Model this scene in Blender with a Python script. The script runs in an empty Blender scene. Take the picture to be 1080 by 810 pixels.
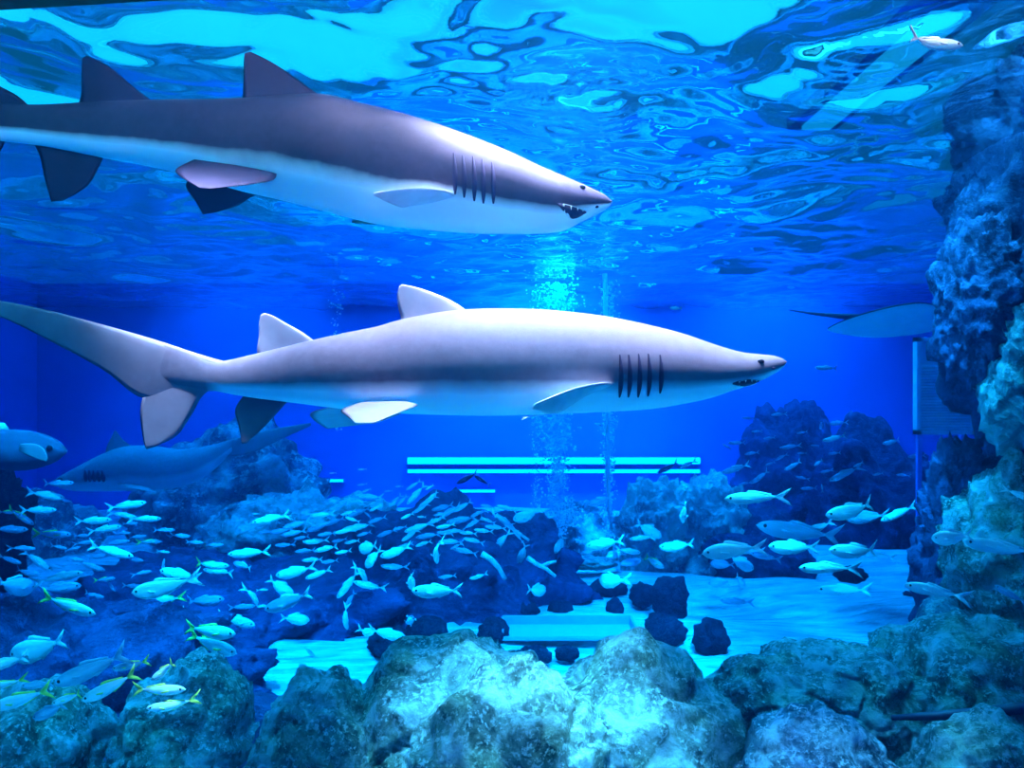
import bpy, bmesh, math, random
import numpy as np
from mathutils import Vector, Matrix, noise

# ------------------------------------------------------------------ camera, light, exposure
S = bpy.context.scene
COL = S.collection
CAM_Z = 2.6
F = 800.0                                    # focal length in pixels of the 1080 x 810 frame
SURF = CAM_Z + 1.62                          # height of the water surface
BACK = 16.0

cd = bpy.data.cameras.new('camera'); cam = bpy.data.objects.new('camera', cd); COL.objects.link(cam)
cam.location = (0, 0, CAM_Z); cam.rotation_euler = (math.pi/2, 0, 0)
cd.sensor_width = 36.0; cd.lens = 36.0*F/1080.0; cd.clip_start = 0.05; cd.clip_end = 200
S.camera = cam

S.view_settings.view_transform = 'Standard'; S.view_settings.look = 'None'
S.view_settings.gamma = 1.0; S.view_settings.use_curve_mapping = False
S.view_settings.exposure = 0.0
cy = S.cycles
cy.max_bounces = 10; cy.diffuse_bounces = 4; cy.glossy_bounces = 5; cy.transmission_bounces = 6
cy.transparent_max_bounces = 24; cy.volume_bounces = 0
cy.sample_clamp_indirect = 25.0; cy.use_denoising = True

W = bpy.data.worlds.new('world'); S.world = W; W.use_nodes = True
wn = W.node_tree.nodes; wl_ = W.node_tree.links
# the hall above and behind the tank is lit blue-white, the visitors' side is dim
tcw = wn.new('ShaderNodeTexCoord'); sep = wn.new('ShaderNodeSeparateXYZ'); wl_.new(tcw.outputs['Generated'], sep.inputs[0])
mrw = wn.new('ShaderNodeMapRange'); mrw.interpolation_type = 'SMOOTHSTEP'; wl_.new(sep.outputs[1], mrw.inputs[0])
mrw.inputs[1].default_value = -0.2; mrw.inputs[2].default_value = 0.5
nzw = wn.new('ShaderNodeTexNoise'); nzw.inputs['Scale'].default_value = 2.6; nzw.inputs['Detail'].default_value = 1.0; wl_.new(tcw.outputs['Generated'], nzw.inputs['Vector'])
hall = wn.new('ShaderNodeValToRGB'); wl_.new(nzw.outputs[0], hall.inputs[0])
hall.color_ramp.elements[0].position = 0.28; hall.color_ramp.elements[0].color = (0.02, 0.20, 0.75, 1)
hall.color_ramp.elements[1].position = 0.44; hall.color_ramp.elements[1].color = (0.02, 0.62, 1.0, 1)
mxw = wn.new('ShaderNodeMix'); mxw.data_type = 'RGBA'; wl_.new(mrw.outputs[0], mxw.inputs[0])
mxw.inputs[6].default_value = (0.003, 0.035, 0.26, 1); wl_.new(hall.outputs[0], mxw.inputs[7])
wl_.new(mxw.outputs[2], wn['Background'].inputs[0]); wn['Background'].inputs[1].default_value = 1.5

def spot(x, y, tx, ty, power, color, deg, blend, z=8.5, size=0.15):
    l = bpy.data.lights.new('overhead_spot', 'SPOT'); l.energy = power; l.color = color  # serves the tank's overhead lamps and the added fill spots
    l.spot_size = math.radians(deg); l.spot_blend = blend; l.shadow_soft_size = size
    o = bpy.data.objects.new('overhead_spot', l); COL.objects.link(o); o.location = (x, y, z)
    d = Vector((tx, ty, 2.6)) - Vector((x, y, z)); o.rotation_euler = d.to_track_quat('-Z', 'Y').to_euler()
    return o
LW = (4.0, 1.05, 1.2)
LB = (0.20, 0.70, 1.0)
K = 3.8
for x_, p_ in ((-0.62, 11000), (-0.08, 13000), (0.46, 14000), (1.0, 13500)):   # four lamps over the lower shark
    spot(x_, 2.15, x_, 2.68, p_*K, LW, 14, 0.6)
spot(-1.25, 1.90, -1.2, 2.84, 36000*K, LW, 8.5, 0.9)              # added to brighten the tail of the lower shark
spot(1.95, 3.1, 1.9, 3.4, 9000*K, LW, 5, 0.8)                  # added to whiten the lone fish at the upper right
spot(0.55, 11.2, 0.75, 11.5, 48000*K, LB, 11, 0.6, z=9.5)        # added to brighten the bubble curtain from above
spot(-2.3, 1.6, -1.85, 3.1, 3000*K, LB, 24, 0.8, z=5.2)          # two spots added to brighten the fish over the left boulders
spot(-3.0, 2.0, -2.45, 3.25, 3500*K, LB, 24, 0.8, z=5.2)
spot(0.45, 3.30, 0.12, 3.30, 80000*K, LW, 15, 0.9)                 # over the head of the upper shark
for x_ in (-2.4, -1.2, 0.0, 1.2, 2.4):                          # row added behind the window: its bounce off the sand lights bellies
    spot(x_, 1.75, x_, 1.82, 28000*K, LB, 17, 0.7, z=8.5)
for x_, y_, q_ in ((-3.4, 6.3, 1.3), (-1.7, 6.3, 1.3), (0.2, 6.6, 0.9), (2.0, 6.3, 3.0), (3.6, 6.0, 0.5)):   # slanting spots added to brighten the fish sides
    spot(x_, 4.0, x_, y_-0.7, 10000*q_*K, LB, 42, 0.8, z=6.6)
for x_, p_ in ((-3.0, 15000), (-0.6, 9000), (1.6, 9000), (3.6, 4000)):   # row over the foreground ridge
    spot(x_, 6.0, x_, 4.8, p_*K, LB, 24, 0.8, z=9.0)
for x_, p_ in ((-4.6, 9000), (-1.6, 8000), (1.4, 7500), (4.2, 8000)):  # row over the reef and the sand
    spot(x_, 9.0, x_, 9.2, p_*K, LB, 44, 0.9, z=9.5)
for x_, p_ in ((-5.5, 8000), (0.5, 46000), (5.5, 16000)):      # row along the back wall
    spot(x_, 13.0, x_, 13.8, p_*K, LB, 60, 0.9, z=9.5)

# ------------------------------------------------------------------ helpers
def P(px, py, d):
    """the point seen at pixel (px, py) of the photograph at distance d along the view"""
    return Vector(((px-540.0)/F*d, d, CAM_Z + (405.0-py)/F*d))

def tag(o, label=None, cat=None, group=None, kind=None):
    if label: o['label'] = label
    if cat: o['category'] = cat
    if group: o['group'] = group
    if kind: o['kind'] = kind
    return o

def mesh_obj(name, verts, faces, mat=None, parent=None, smooth=True):
    me = bpy.data.meshes.new(name)
    me.from_pydata([tuple(v) for v in verts], [], faces); me.update()
    if smooth: me.polygons.foreach_set('use_smooth', [True]*len(me.polygons))
    if mat: me.materials.append(mat)
    o = bpy.data.objects.new(name, me); COL.objects.link(o)
    if parent: o.parent = parent
    return o

def bm_obj(name, bm, mat=None, parent=None, smooth=True):
    me = bpy.data.meshes.new(name)
    bmesh.ops.recalc_face_normals(bm, faces=bm.faces)
    bm.to_mesh(me); bm.free()
    if smooth: me.polygons.foreach_set('use_smooth', [True]*len(me.polygons))
    if mat: me.materials.append(mat)
    o = bpy.data.objects.new(name, me); COL.objects.link(o)
    if parent: o.parent = parent
    return o

def empty(name, loc):
    o = bpy.data.objects.new(name, None); COL.objects.link(o); o.location = loc
    o.empty_display_size = 0.1
    return o

def box_bm(bm, c, s, rot=None):
    m = Matrix.Translation(c) @ (rot.to_4x4() if rot else Matrix.Identity(4)) @ Matrix.Diagonal((s[0], s[1], s[2], 1))
    return bmesh.ops.create_cube(bm, size=1.0, matrix=m)

def tube(path, radii, seg=10):
    """verts, faces of a capped tube along the points of path"""
    V, Fc = [], []
    n = len(path)
    for i, p in enumerate(path):
        t = (Vector(path[min(i+1, n-1)]) - Vector(path[max(i-1, 0)])).normalized()
        up = Vector((0, 0, 1)) if abs(t.z) < 0.9 else Vector((0, 1, 0))
        a = t.cross(up).normalized(); b = a.cross(t)
        for k in range(seg):
            th = 2*math.pi*k/seg
            V.append(Vector(p) + (a*math.cos(th) + b*math.sin(th))*radii[i])
    for i in range(n-1):
        for k in range(seg):
            k2 = (k+1) % seg
            Fc.append((i*seg+k, i*seg+k2, (i+1)*seg+k2, (i+1)*seg+k))
    Fc.append(tuple(range(seg))[::-1]); Fc.append(tuple((n-1)*seg+k for k in range(seg)))
    return V, Fc

# ------------------------------------------------------------------ materials
class NT:
    def __init__(s, name):
        s.m = bpy.data.materials.new(name); s.m.use_nodes = True
        s.t = s.m.node_tree; s.n = s.t.nodes; s.l = s.t.links
        s.n.clear(); s.out = s.n.new('ShaderNodeOutputMaterial')
    def add(s, typ, **kw):
        n = s.n.new(typ)
        for k, v in kw.items():
            if k.startswith('_'): setattr(n, k[1:], v)
            else: n.inputs[k.replace('__', ' ')].default_value = v
        return n
    def link(s, a, b): s.l.new(a, b)
    def ramp(s, fac, stops):
        r = s.n.new('ShaderNodeValToRGB'); e = r.color_ramp.elements
        e[0].position, e[0].color = stops[0][0], (*stops[0][1], 1)
        e[1].position, e[1].color = stops[-1][0], (*stops[-1][1], 1)
        for p, c in stops[1:-1]:
            x = e.new(p); x.color = (*c, 1)
        s.link(fac, r.inputs[0]); return r
    def noise(s, scale, detail=4, rough=0.6, dist=0.0, vec=None):
        n = s.add('ShaderNodeTexNoise', Scale=scale, Detail=detail, Roughness=rough, Distortion=dist)
        if vec is None:
            vec = s.n.new('ShaderNodeTexCoord').outputs['Object']
        s.link(vec, n.inputs['Vector']); return n
    def bump(s, height, strength=0.5, dist=0.02, prev=None):
        b = s.add('ShaderNodeBump', Strength=strength, Distance=dist)
        s.link(height, b.inputs['Height'])
        if prev: s.link(prev.outputs[0], b.inputs['Normal'])
        return b
    def bsdf(s, color, rough=0.7, spec=0.3, normal=None, metallic=0.0):
        p = s.add('ShaderNodeBsdfPrincipled', Roughness=rough, Metallic=metallic)
        p.inputs['Specular IOR Level'].default_value = spec
        if isinstance(color, tuple): p.inputs['Base Color'].default_value = (*color, 1)
        else: s.link(color, p.inputs['Base Color'])
        if normal: s.link(normal.outputs[0], p.inputs['Normal'])
        s.link(p.outputs[0], s.out.inputs['Surface']); return p

def plain(name, color, rough=0.6, spec=0.3, var=0.25, scale=8.0, bump=0.1):
    s = NT(name); n = s.noise(scale, 5)
    r = s.ramp(n.outputs[0], [(0.3, tuple(c*(1-var) for c in color)), (0.7, tuple(min(1, c*(1+var)) for c in color))])
    s.bsdf(r.outputs[0], rough, spec, s.bump(n.outputs[0], bump, 0.01)); return s.m

def rock_mat(name, dark, mid, pale, olive, scale=3.0, pale_at=0.56):
    s = NT(name)
    n1 = s.noise(scale, 8, 0.68, 0.6); n2 = s.noise(scale*6, 6, 0.7); n3 = s.noise(scale*0.6, 3, 0.5)
    r1 = s.ramp(n1.outputs[0], [(0.36, dark), (0.50, mid), (pale_at+0.06, pale)])
    rs = s.ramp(n2.outputs[0], [(0.52, (0, 0, 0)), (0.60, (1, 1, 1))])
    m1 = s.add('ShaderNodeMix', _data_type='RGBA'); s.link(rs.outputs[0], m1.inputs[0])
    s.link(r1.outputs[0], m1.inputs[6]); m1.inputs[7].default_value = (*pale, 1)
    ro = s.ramp(n3.outputs[0], [(0.48, (0, 0, 0)), (0.62, (0.75, 0.75, 0.75))])
    m2 = s.add('ShaderNodeMix', _data_type='RGBA'); s.link(ro.outputs[0], m2.inputs[0])
    s.link(m1.outputs[2], m2.inputs[6])
    mo = s.add('ShaderNodeMix', _data_type='RGBA'); mo.blend_type = 'MULTIPLY'; mo.inputs[0].default_value = 1
    s.link(m1.outputs[2], mo.inputs[6]); mo.inputs[7].default_value = (*olive, 1)
    s.link(mo.outputs[2], m2.inputs[7])
    b1 = s.bump(n1.outputs[0], 1.0, 0.22); b2 = s.bump(n2.outputs[0], 1.0, 0.05, b1)
    s.bsdf(m2.outputs[2], 0.85, 0.15, b2); return s.m

M = {}
M['rock_front'] = rock_mat('encrusted_rock', (0.03, 0.055, 0.06), (0.20, 0.26, 0.24), (0.46, 0.56, 0.62), (0.92, 0.9, 0.6), 6.5)
M['rock_grey'] = rock_mat('grey_violet_rock', (0.05, 0.06, 0.09), (0.25, 0.26, 0.32), (0.75, 0.75, 0.85), (0.8, 0.8, 1.0), 7.0)
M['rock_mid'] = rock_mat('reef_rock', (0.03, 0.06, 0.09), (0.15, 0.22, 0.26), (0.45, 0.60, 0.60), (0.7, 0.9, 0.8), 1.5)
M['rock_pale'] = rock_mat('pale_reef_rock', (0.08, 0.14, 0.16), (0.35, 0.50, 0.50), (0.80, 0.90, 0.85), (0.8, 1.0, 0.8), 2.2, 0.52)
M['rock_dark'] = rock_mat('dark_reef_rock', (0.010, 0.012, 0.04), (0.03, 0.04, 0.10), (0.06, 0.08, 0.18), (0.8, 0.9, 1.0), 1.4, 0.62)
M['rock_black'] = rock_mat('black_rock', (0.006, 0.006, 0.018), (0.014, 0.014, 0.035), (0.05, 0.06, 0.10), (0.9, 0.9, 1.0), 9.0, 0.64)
M['white_plastic'] = plain('white_plastic', (0.33, 0.40, 0.50), 0.5, 0.4, 0.05)
M['pipe_dark'] = plain('dark_plastic_pipe', (0.02, 0.02, 0.05), 0.5, 0.4, 0.2)
M['vent'] = plain('pale_metal_louvre', (0.75, 0.85, 0.90), 0.5, 0.4, 0.1)
M['hose'] = plain('pale_hose', (0.55, 0.75, 0.80), 0.4, 0.5, 0.1)
M['wood'] = plain('pale_driftwood', (0.55, 0.60, 0.58), 0.8, 0.2, 0.35, 14)
M['header'] = plain('dark_green_frame', (0.02, 0.055, 0.045), 0.6, 0.3, 0.3, 20)
M['coral'] = plain('pale_coral', (0.8, 0.85, 0.85), 0.7, 0.3, 0.2, 30)

# sand
s = NT('sand')
tc = s.n.new('ShaderNodeTexCoord'); mp = s.n.new('ShaderNodeMapping'); mp.inputs['Scale'].default_value = (0.8, 4.5, 1)
s.link(tc.outputs['Object'], mp.inputs[0])
n1 = s.noise(2.2, 7, 0.65, 0.4, mp.outputs[0]); n2 = s.noise(40, 3)
r = s.ramp(n1.outputs[0], [(0.33, (0.36, 0.36, 0.35)), (0.66, (0.85, 0.86, 0.82))])
b = s.bump(n1.outputs[0], 0.8, 0.10); b = s.bump(n2.outputs[0], 0.4, 0.01, b)
s.bsdf(r.outputs[0], 0.9, 0.1, b); M['sand'] = s.m

# blue painted tank wall
s = NT('blue_wall'); n1 = s.noise(0.5, 5, 0.6)
r = s.ramp(n1.outputs[0], [(0.3, (0.03, 0.20, 0.56)), (0.7, (0.04, 0.25, 0.66))])
s.bsdf(r.outputs[0], 0.8, 0.2, s.bump(n1.outputs[0], 0.2, 0.05)); M['wall'] = s.m

# water: absorbing body and rippled surface
s = NT('water_body')
ab = s.add('ShaderNodeVolumeAbsorption', Color=(0.0, 0.86, 0.975, 1), Density=0.68)
sc_ = s.add('ShaderNodeVolumeScatter', Color=(0.03, 0.30, 1.0, 1), Density=0.011, Anisotropy=0.2)
ad = s.n.new('ShaderNodeAddShader'); s.link(ab.outputs[0], ad.inputs[0]); s.link(sc_.outputs[0], ad.inputs[1])
s.link(ad.outputs[0], s.out.inputs['Volume']); M['water'] = s.m

SURF_CLEAR = 0.10
s = NT('water_surface')
gl = s.add('ShaderNodeBsdfGlass', Color=(0.9, 0.97, 1, 1), Roughness=0.0, IOR=1.125)
tr = s.add('ShaderNodeBsdfTransparent', Color=(1, 1, 1, 1))
mx = s.add('ShaderNodeMixShader', Fac=SURF_CLEAR); s.link(gl.outputs[0], mx.inputs[1]); s.link(tr.outputs[0], mx.inputs[2])
s.link(mx.outputs[0], s.out.inputs['Surface']); M['surface'] = s.m

s = NT('acrylic')
tr = s.add('ShaderNodeBsdfTransparent', Color=(0.97, 0.99, 1, 1)); go = s.add('ShaderNodeBsdfGlossy', Roughness=0.02)
fr = s.add('ShaderNodeFresnel', IOR=1.06)
mx = s.n.new('ShaderNodeMixShader'); s.link(fr.outputs[0], mx.inputs[0]); s.link(tr.outputs[0], mx.inputs[1]); s.link(go.outputs[0], mx.inputs[2])
s.link(mx.outputs[0], s.out.inputs['Surface']); M['acrylic'] = s.m

def emit(name, color, strength):
    s = NT(name); e = s.add('ShaderNodeEmission', Color=(*color, 1), Strength=strength)
    s.link(e.outputs[0], s.out.inputs['Surface']); return s.m
M['panel'] = emit('lit_panel', (0.03, 0.62, 1.0), 5.0)
M['strip'] = emit('lit_strip', (0.12, 0.75, 1.0), 6.0)
M['strip_dim'] = emit('lit_strip_dim', (0.03, 0.45, 1.0), 1.3)

# bubbles
s = NT('bubbles'); s.bsdf((0.92, 0.97, 1.0), 0.25, 0.6); M['bubble'] = s.m

# shark skin: the pale belly and grey back are the animal's own pattern, carried by the "girth" attribute (-1 belly .. 1 back)
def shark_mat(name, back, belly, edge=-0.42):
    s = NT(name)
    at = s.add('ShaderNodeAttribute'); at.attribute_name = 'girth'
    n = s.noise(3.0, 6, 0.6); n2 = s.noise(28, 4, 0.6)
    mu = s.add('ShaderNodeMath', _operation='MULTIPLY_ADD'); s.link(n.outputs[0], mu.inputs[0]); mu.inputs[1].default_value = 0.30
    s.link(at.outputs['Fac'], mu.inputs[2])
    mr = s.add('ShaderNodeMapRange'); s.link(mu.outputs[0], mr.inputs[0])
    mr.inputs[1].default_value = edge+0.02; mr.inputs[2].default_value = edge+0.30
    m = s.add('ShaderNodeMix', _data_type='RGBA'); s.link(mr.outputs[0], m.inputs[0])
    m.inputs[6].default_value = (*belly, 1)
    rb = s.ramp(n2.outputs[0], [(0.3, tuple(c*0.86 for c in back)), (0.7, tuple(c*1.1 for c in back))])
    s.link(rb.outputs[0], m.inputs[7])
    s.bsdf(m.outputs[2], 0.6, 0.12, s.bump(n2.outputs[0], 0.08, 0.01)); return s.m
M['shark'] = shark_mat('shark_skin', (0.15, 0.12, 0.17), (0.85, 0.88, 0.90))
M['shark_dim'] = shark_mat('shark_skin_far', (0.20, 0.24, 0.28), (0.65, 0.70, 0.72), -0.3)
M['shark_shade'] = shark_mat('shade_toned_shark_skin', (0.034, 0.027, 0.052), (0.85, 0.88, 0.90))  # shade on the upper shark's rear put into a darker back colour
M['fin_shade'] = plain('shade_toned_shark_fin', (0.022, 0.018, 0.045), 0.6, 0.12, 0.12, 10)  # shade on the upper shark's fins put into their colour
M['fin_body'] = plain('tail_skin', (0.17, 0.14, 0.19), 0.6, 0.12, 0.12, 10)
M['fin_mid'] = plain('shaded_shark_fin', (0.13, 0.11, 0.15), 0.6, 0.12, 0.12, 10)  # shade on the anal fin put into a darker fin colour
M['fin'] = plain('shark_fin', (0.42, 0.37, 0.46), 0.6, 0.12, 0.12, 10)  # brightness of the lit fins put into a paler colour
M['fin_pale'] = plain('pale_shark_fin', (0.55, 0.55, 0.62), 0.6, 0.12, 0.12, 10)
M['slit'] = plain('gill_dark', (0.02, 0.015, 0.05), 0.6, 0.2, 0.2)
M['eye'] = plain('eye_black', (0.01, 0.01, 0.02), 0.15, 0.6, 0.1, 8, 0)
M['tooth'] = plain('tooth', (0.75, 0.75, 0.70), 0.4, 0.4, 0.1)
M['ray'] = plain('ray_belly', (0.70, 0.78, 0.80), 0.6, 0.3, 0.1, 5)
M['ray_back'] = plain('ray_back', (0.05, 0.07, 0.12), 0.6, 0.3, 0.2, 6)

def fish_mat(name, back, side, rough=0.35):
    s = NT(name)
    at = s.add('ShaderNodeAttribute'); at.attribute_name = 'girth'
    n = s.noise(14, 4, 0.6)
    mu = s.add('ShaderNodeMath', _operation='MULTIPLY_ADD'); s.link(n.outputs[0], mu.inputs[0]); mu.inputs[1].default_value = 0.4
    s.link(at.outputs['Fac'], mu.inputs[2])
    r = s.ramp(mu.outputs[0], [(0.35, side), (0.95, back)])
    s.bsdf(r.outputs[0], rough, 0.5, s.bump(n.outputs[0], 0.1, 0.01)); return s.m
M['silver'] = fish_mat('silver_scales', (0.55, 0.66, 0.62), (0.86, 0.92, 0.84))
M['dimfish'] = fish_mat('dimmed_scales', (0.14, 0.26, 0.36), (0.32, 0.48, 0.58))  # dimness from shade and distance put into the scale colour
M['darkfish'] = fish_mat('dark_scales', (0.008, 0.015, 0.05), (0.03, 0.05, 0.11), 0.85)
M['pinkfish'] = fish_mat('pink_scales', (0.55, 0.42, 0.60), (0.75, 0.62, 0.72))
M['tail_silver'] = plain('silver_fin', (0.80, 0.88, 0.82), 0.5, 0.3, 0.1)
M['tail_yellow'] = plain('yellow_fin', (0.85, 0.75, 0.12), 0.5, 0.3, 0.1)
M['tail_blue'] = plain('dimmed_fin', (0.25, 0.40, 0.50), 0.5, 0.3, 0.1)  # fins of the dimmed fish, shade and distance in the colour
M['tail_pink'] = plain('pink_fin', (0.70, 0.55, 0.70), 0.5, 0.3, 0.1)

# ------------------------------------------------------------------ the tank
def grid_mesh(name, xs, ys, zf, mat):
    X, Y = np.meshgrid(np.array(xs), np.array(ys))
    Z = zf(X, Y)
    nx, ny = len(xs), len(ys)
    me = bpy.data.meshes.new(name)
    co = np.stack([X, Y, Z], -1).reshape(-1).astype(np.float32)
    me.vertices.add(nx*ny); me.vertices.foreach_set('co', co)
    i, j = np.meshgrid(np.arange(nx-1), np.arange(ny-1))
    a = (j*nx+i).reshape(-1)
    q = np.stack([a, a+1, a+nx+1, a+nx], -1).reshape(-1).astype(np.int32)
    nf = len(a)
    me.loops.add(nf*4); me.loops.foreach_set('vertex_index', q)
    me.polygons.add(nf); me.polygons.foreach_set('loop_start', np.arange(0, nf*4, 4, dtype=np.int32))
    me.polygons.foreach_set('use_smooth', np.ones(nf, dtype=bool))
    me.update(calc_edges=True); me.validate()
    me.materials.append(mat)
    o = bpy.data.objects.new(name, me); COL.objects.link(o); return o

HX = 10.0
rng = np.random.RandomState(5)
def sand_z(X, Y):
    z = np.zeros_like(X)
    for k in range(26):
        wl = rng.uniform(0.6, 3.0); th = rng.normal(math.pi/2, 0.35)
        z += wl*0.008*np.sin(2*math.pi/wl*(X*math.cos(th)+Y*math.sin(th)) + rng.uniform(0, 6.28))
    return z
tag(grid_mesh('floor', np.linspace(-HX, HX, 260), np.linspace(1.6, BACK, 240), sand_z, M['sand']), kind='structure')

def slab(name, c, s_, mat, kind='structure'):
    bm = bmesh.new(); box_bm(bm, Vector(c), s_)
    bmesh.ops.bevel(bm, geom=list(bm.edges), offset=min(s_)*0.1, segments=2, affect='EDGES')
    return tag(bm_obj(name, bm, mat, smooth=False), kind=kind)
WALL_TOP = SURF+0.5
slab('wall_back', (0, BACK+0.15, WALL_TOP/2-0.2), (2*HX+0.6, 0.3, WALL_TOP+0.4), M['wall'])
slab('wall_left', (-HX-0.15, BACK/2+0.8, WALL_TOP/2-0.2), (0.3, BACK-1.6, WALL_TOP+0.4), M['wall'])
slab('wall_right', (HX+0.15, BACK/2+0.8, WALL_TOP/2-0.2), (0.3, BACK-1.6, WALL_TOP+0.4), M['wall'])

# front window, slightly turned to the camera, with the dark header above it
YAW = math.radians(-6.3)
def front(x, off=0.0):                                          # y of the window plane at x
    return 1.42 - math.tan(-YAW)*(x+0.49) + off
wroot = empty('window_1', (0, front(0), 0)); tag(wroot, kind='structure')
def front_prism(name, x0, x1, z0, z1, t, mat, off=0.0, parent=None):
    V = []
    for y_ in (0, t):
        for x, z in ((x0, z0), (x1, z0), (x1, z1), (x0, z1)):
            V.append(Vector((x, front(x, off)+y_, z)) - (parent.location if parent else Vector()))
    Fc = [(0, 1, 2, 3), (7, 6, 5, 4), (0, 4, 5, 1), (1, 5, 6, 2), (2, 6, 7, 3), (3, 7, 4, 0)]
    return mesh_obj(name, V, Fc, mat, parent, smooth=False)
HEAD_Z = CAM_Z + 405/F*1.50
front_prism('pane', -6.0, 6.0, 0.3, HEAD_Z+0.02, 0.03, M['acrylic'], 0, wroot)
tag(front_prism('trim_1', -6.0, 6.0, HEAD_Z, WALL_TOP+0.6, 0.06, M['header'], 0.0), kind='structure')
tag(front_prism('wall_front', -6.0, 6.0, -0.2, 0.32, 0.08, M['wall'], 0.0), kind='structure')

# the body of water
V = []
for z in (0.02, SURF-0.06):
    for x, y in ((-HX+0.02, front(-HX)+0.3), (HX-0.02, front(HX)+0.06), (HX-0.02, BACK-0.02), (-HX+0.02, BACK-0.02)):
        V.append((x, max(y, 0.2) if x > 0 else y, z))
yL, yR = front(-6.0)+0.05, front(6.0)+0.05
for k, yy in ((0, yL), (1, yR), (4, yL), (5, yR)):
    V[k] = (V[k][0], yy, V[k][2])
wat = mesh_obj('water', V, [(3, 2, 1, 0), (4, 5, 6, 7), (0, 1, 5, 4), (1, 2, 6, 5), (2, 3, 7, 6), (3, 0, 4, 7)], M['water'], smooth=False)
tag(wat, 'clear deep blue water filling the whole tank', 'water', kind='stuff')

# rippled surface
rng = np.random.RandomState(11)
comp = []
for k in range(76):
    wl = math.exp(rng.uniform(math.log(0.15), math.log(2.2))); th = rng.uniform(0, 2*math.pi)
    comp.append((wl, th, rng.uniform(0, 6.28), rng.uniform(0.4, 1.0)))
RIP = P(640, 112, 4.4)
def surf_z(X, Y):
    wx = X + 0.16*np.sin(1.9*Y+0.7) + 0.09*np.sin(3.1*X+2.3*Y)
    wy = Y + 0.16*np.sin(2.1*X+1.1) + 0.09*np.sin(2.7*Y-3.3*X)
    z = np.zeros_like(X)
    for wl, th, ph, a in comp:
        z += a*wl*0.0062*np.sin(2*math.pi/wl*(wx*math.cos(th)+wy*math.sin(th)) + ph)
    r = np.sqrt((X-RIP.x)**2+(Y-RIP.y)**2)
    z += 0.006*np.sin(2*math.pi/0.14*r)*np.exp(-(r/0.45)**2)
    return SURF + z
ys = np.concatenate([np.linspace(1.0, 6.0, 170, endpoint=False), np.linspace(6.0, BACK, 200)])
ws = grid_mesh('water_surface', np.linspace(-HX, HX, 400), ys, surf_z, M['surface'])
tag(ws, 'rippling blue water surface seen from below', 'water surface', kind='stuff')

# lit panels of the hall above the water
def panel(name, label, cx, cz, w, h, y, mat, tilt=0.0):
    root = empty(name, (cx, y, cz)); tag(root, label, 'lamp')
    bm = bmesh.new(); box_bm(bm, Vector((0, 0.05, 0)), (w+0.16, 0.08, h+0.16)); bm_obj('frame', bm, M['header'], root, False)
    bm = bmesh.new(); box_bm(bm, Vector((0, 0, 0)), (w, 0.04, h)); bm_obj('diffuser', bm, mat, root, False)
    root.rotation_euler = (tilt, 0, 0)
    return root
panel('lamp_batten', 'straight bright lamp batten shining through the water at the upper right', 2.2, 4.46, 0.20, 1.7, 4.65, M['panel'], math.pi/2)

# strip lamps on the back wall
def strip(label, px0, px1, py, hpx, mat, d=BACK-0.12):
    a, b = P(px0, py, d), P(px1, py, d); c = (a+b)/2; h = hpx/F*d
    root = empty('strip_lamp', c); tag(root, label, 'lamp', 'strip lamps on the back wall')
    bm = bmesh.new(); box_bm(bm, Vector((0, 0.06, 0)), ((b-a).length+0.06, 0.10, h*1.15)); bm_obj('housing', bm, M['wall'], root, False)
    V, Fc = tube([(-(b-a).length/2, 0, 0), ((b-a).length/2, 0, 0)], [h/2, h/2], 12); mesh_obj('tube', V, Fc, mat, root)
strip('upper of the two long cyan strip lamps on the back wall', 430, 738, 486, 7, M['strip'])
strip('lower long dimmer cyan strip lamp on the back wall', 430, 738, 497, 4, M['strip'])
strip('short cyan strip lamp under the two long ones', 478, 522, 518, 3, M['strip'])
strip('short bright strip lamp left of the long ones', 345, 362, 507, 3, M['strip'])

# ------------------------------------------------------------------ rocks
def rock(name, label, cat, c, dims, seed, mat, sub=5, amp=0.28, fine=0.10, group=None, crag=0.0, flat=None):
    bm = bmesh.new(); bmesh.ops.create_icosphere(bm, subdivisions=sub, radius=1.0)
    off = Vector((seed*7.13, seed*3.7, seed*1.9)); mn = min(dims)
    for v in bm.verts:
        p = v.co.normalized()
        q = Vector((p.x*dims[0], p.y*dims[1], p.z*dims[2]))/mn
        n1 = noise.fractal(q*0.9+off, 0.9, 2.1, 4)
        n2 = noise.hetero_terrain(q*2.6+off, 0.8, 2.2, 4, 0.7)
        n3 = 1-abs(noise.noise(q*1.7+off*1.3))
        r = 1 + amp*n1 + fine*(n2-0.7) - crag*max(0, n3-0.86)*5
        w = q*mn*r
        if flat is not None and w.z > flat: w.z = flat + (w.z-flat)*0.12
        v.co = w
    o = bm_obj(name, bm, mat); o.location = c
    return tag(o, label, cat, group)

def rockpx(name, label, x0, x1, ytop, ybot, d, seed, mat, depth=None, **kw):
    """rock whose outline spans x0..x1, ytop..ybot at distance d"""
    a, b = P(x0, ytop, d), P(x1, ybot, d)
    c = (a+b)/2; hx, hz = abs(b.x-a.x)/2, abs(a.z-b.z)/2
    return rock(name, label, 'rock', c, (hx, depth or hx*0.8, hz), seed, mat, **kw)

RF = dict(sub=6, amp=0.11, fine=0.055, crag=0.10)
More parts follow.
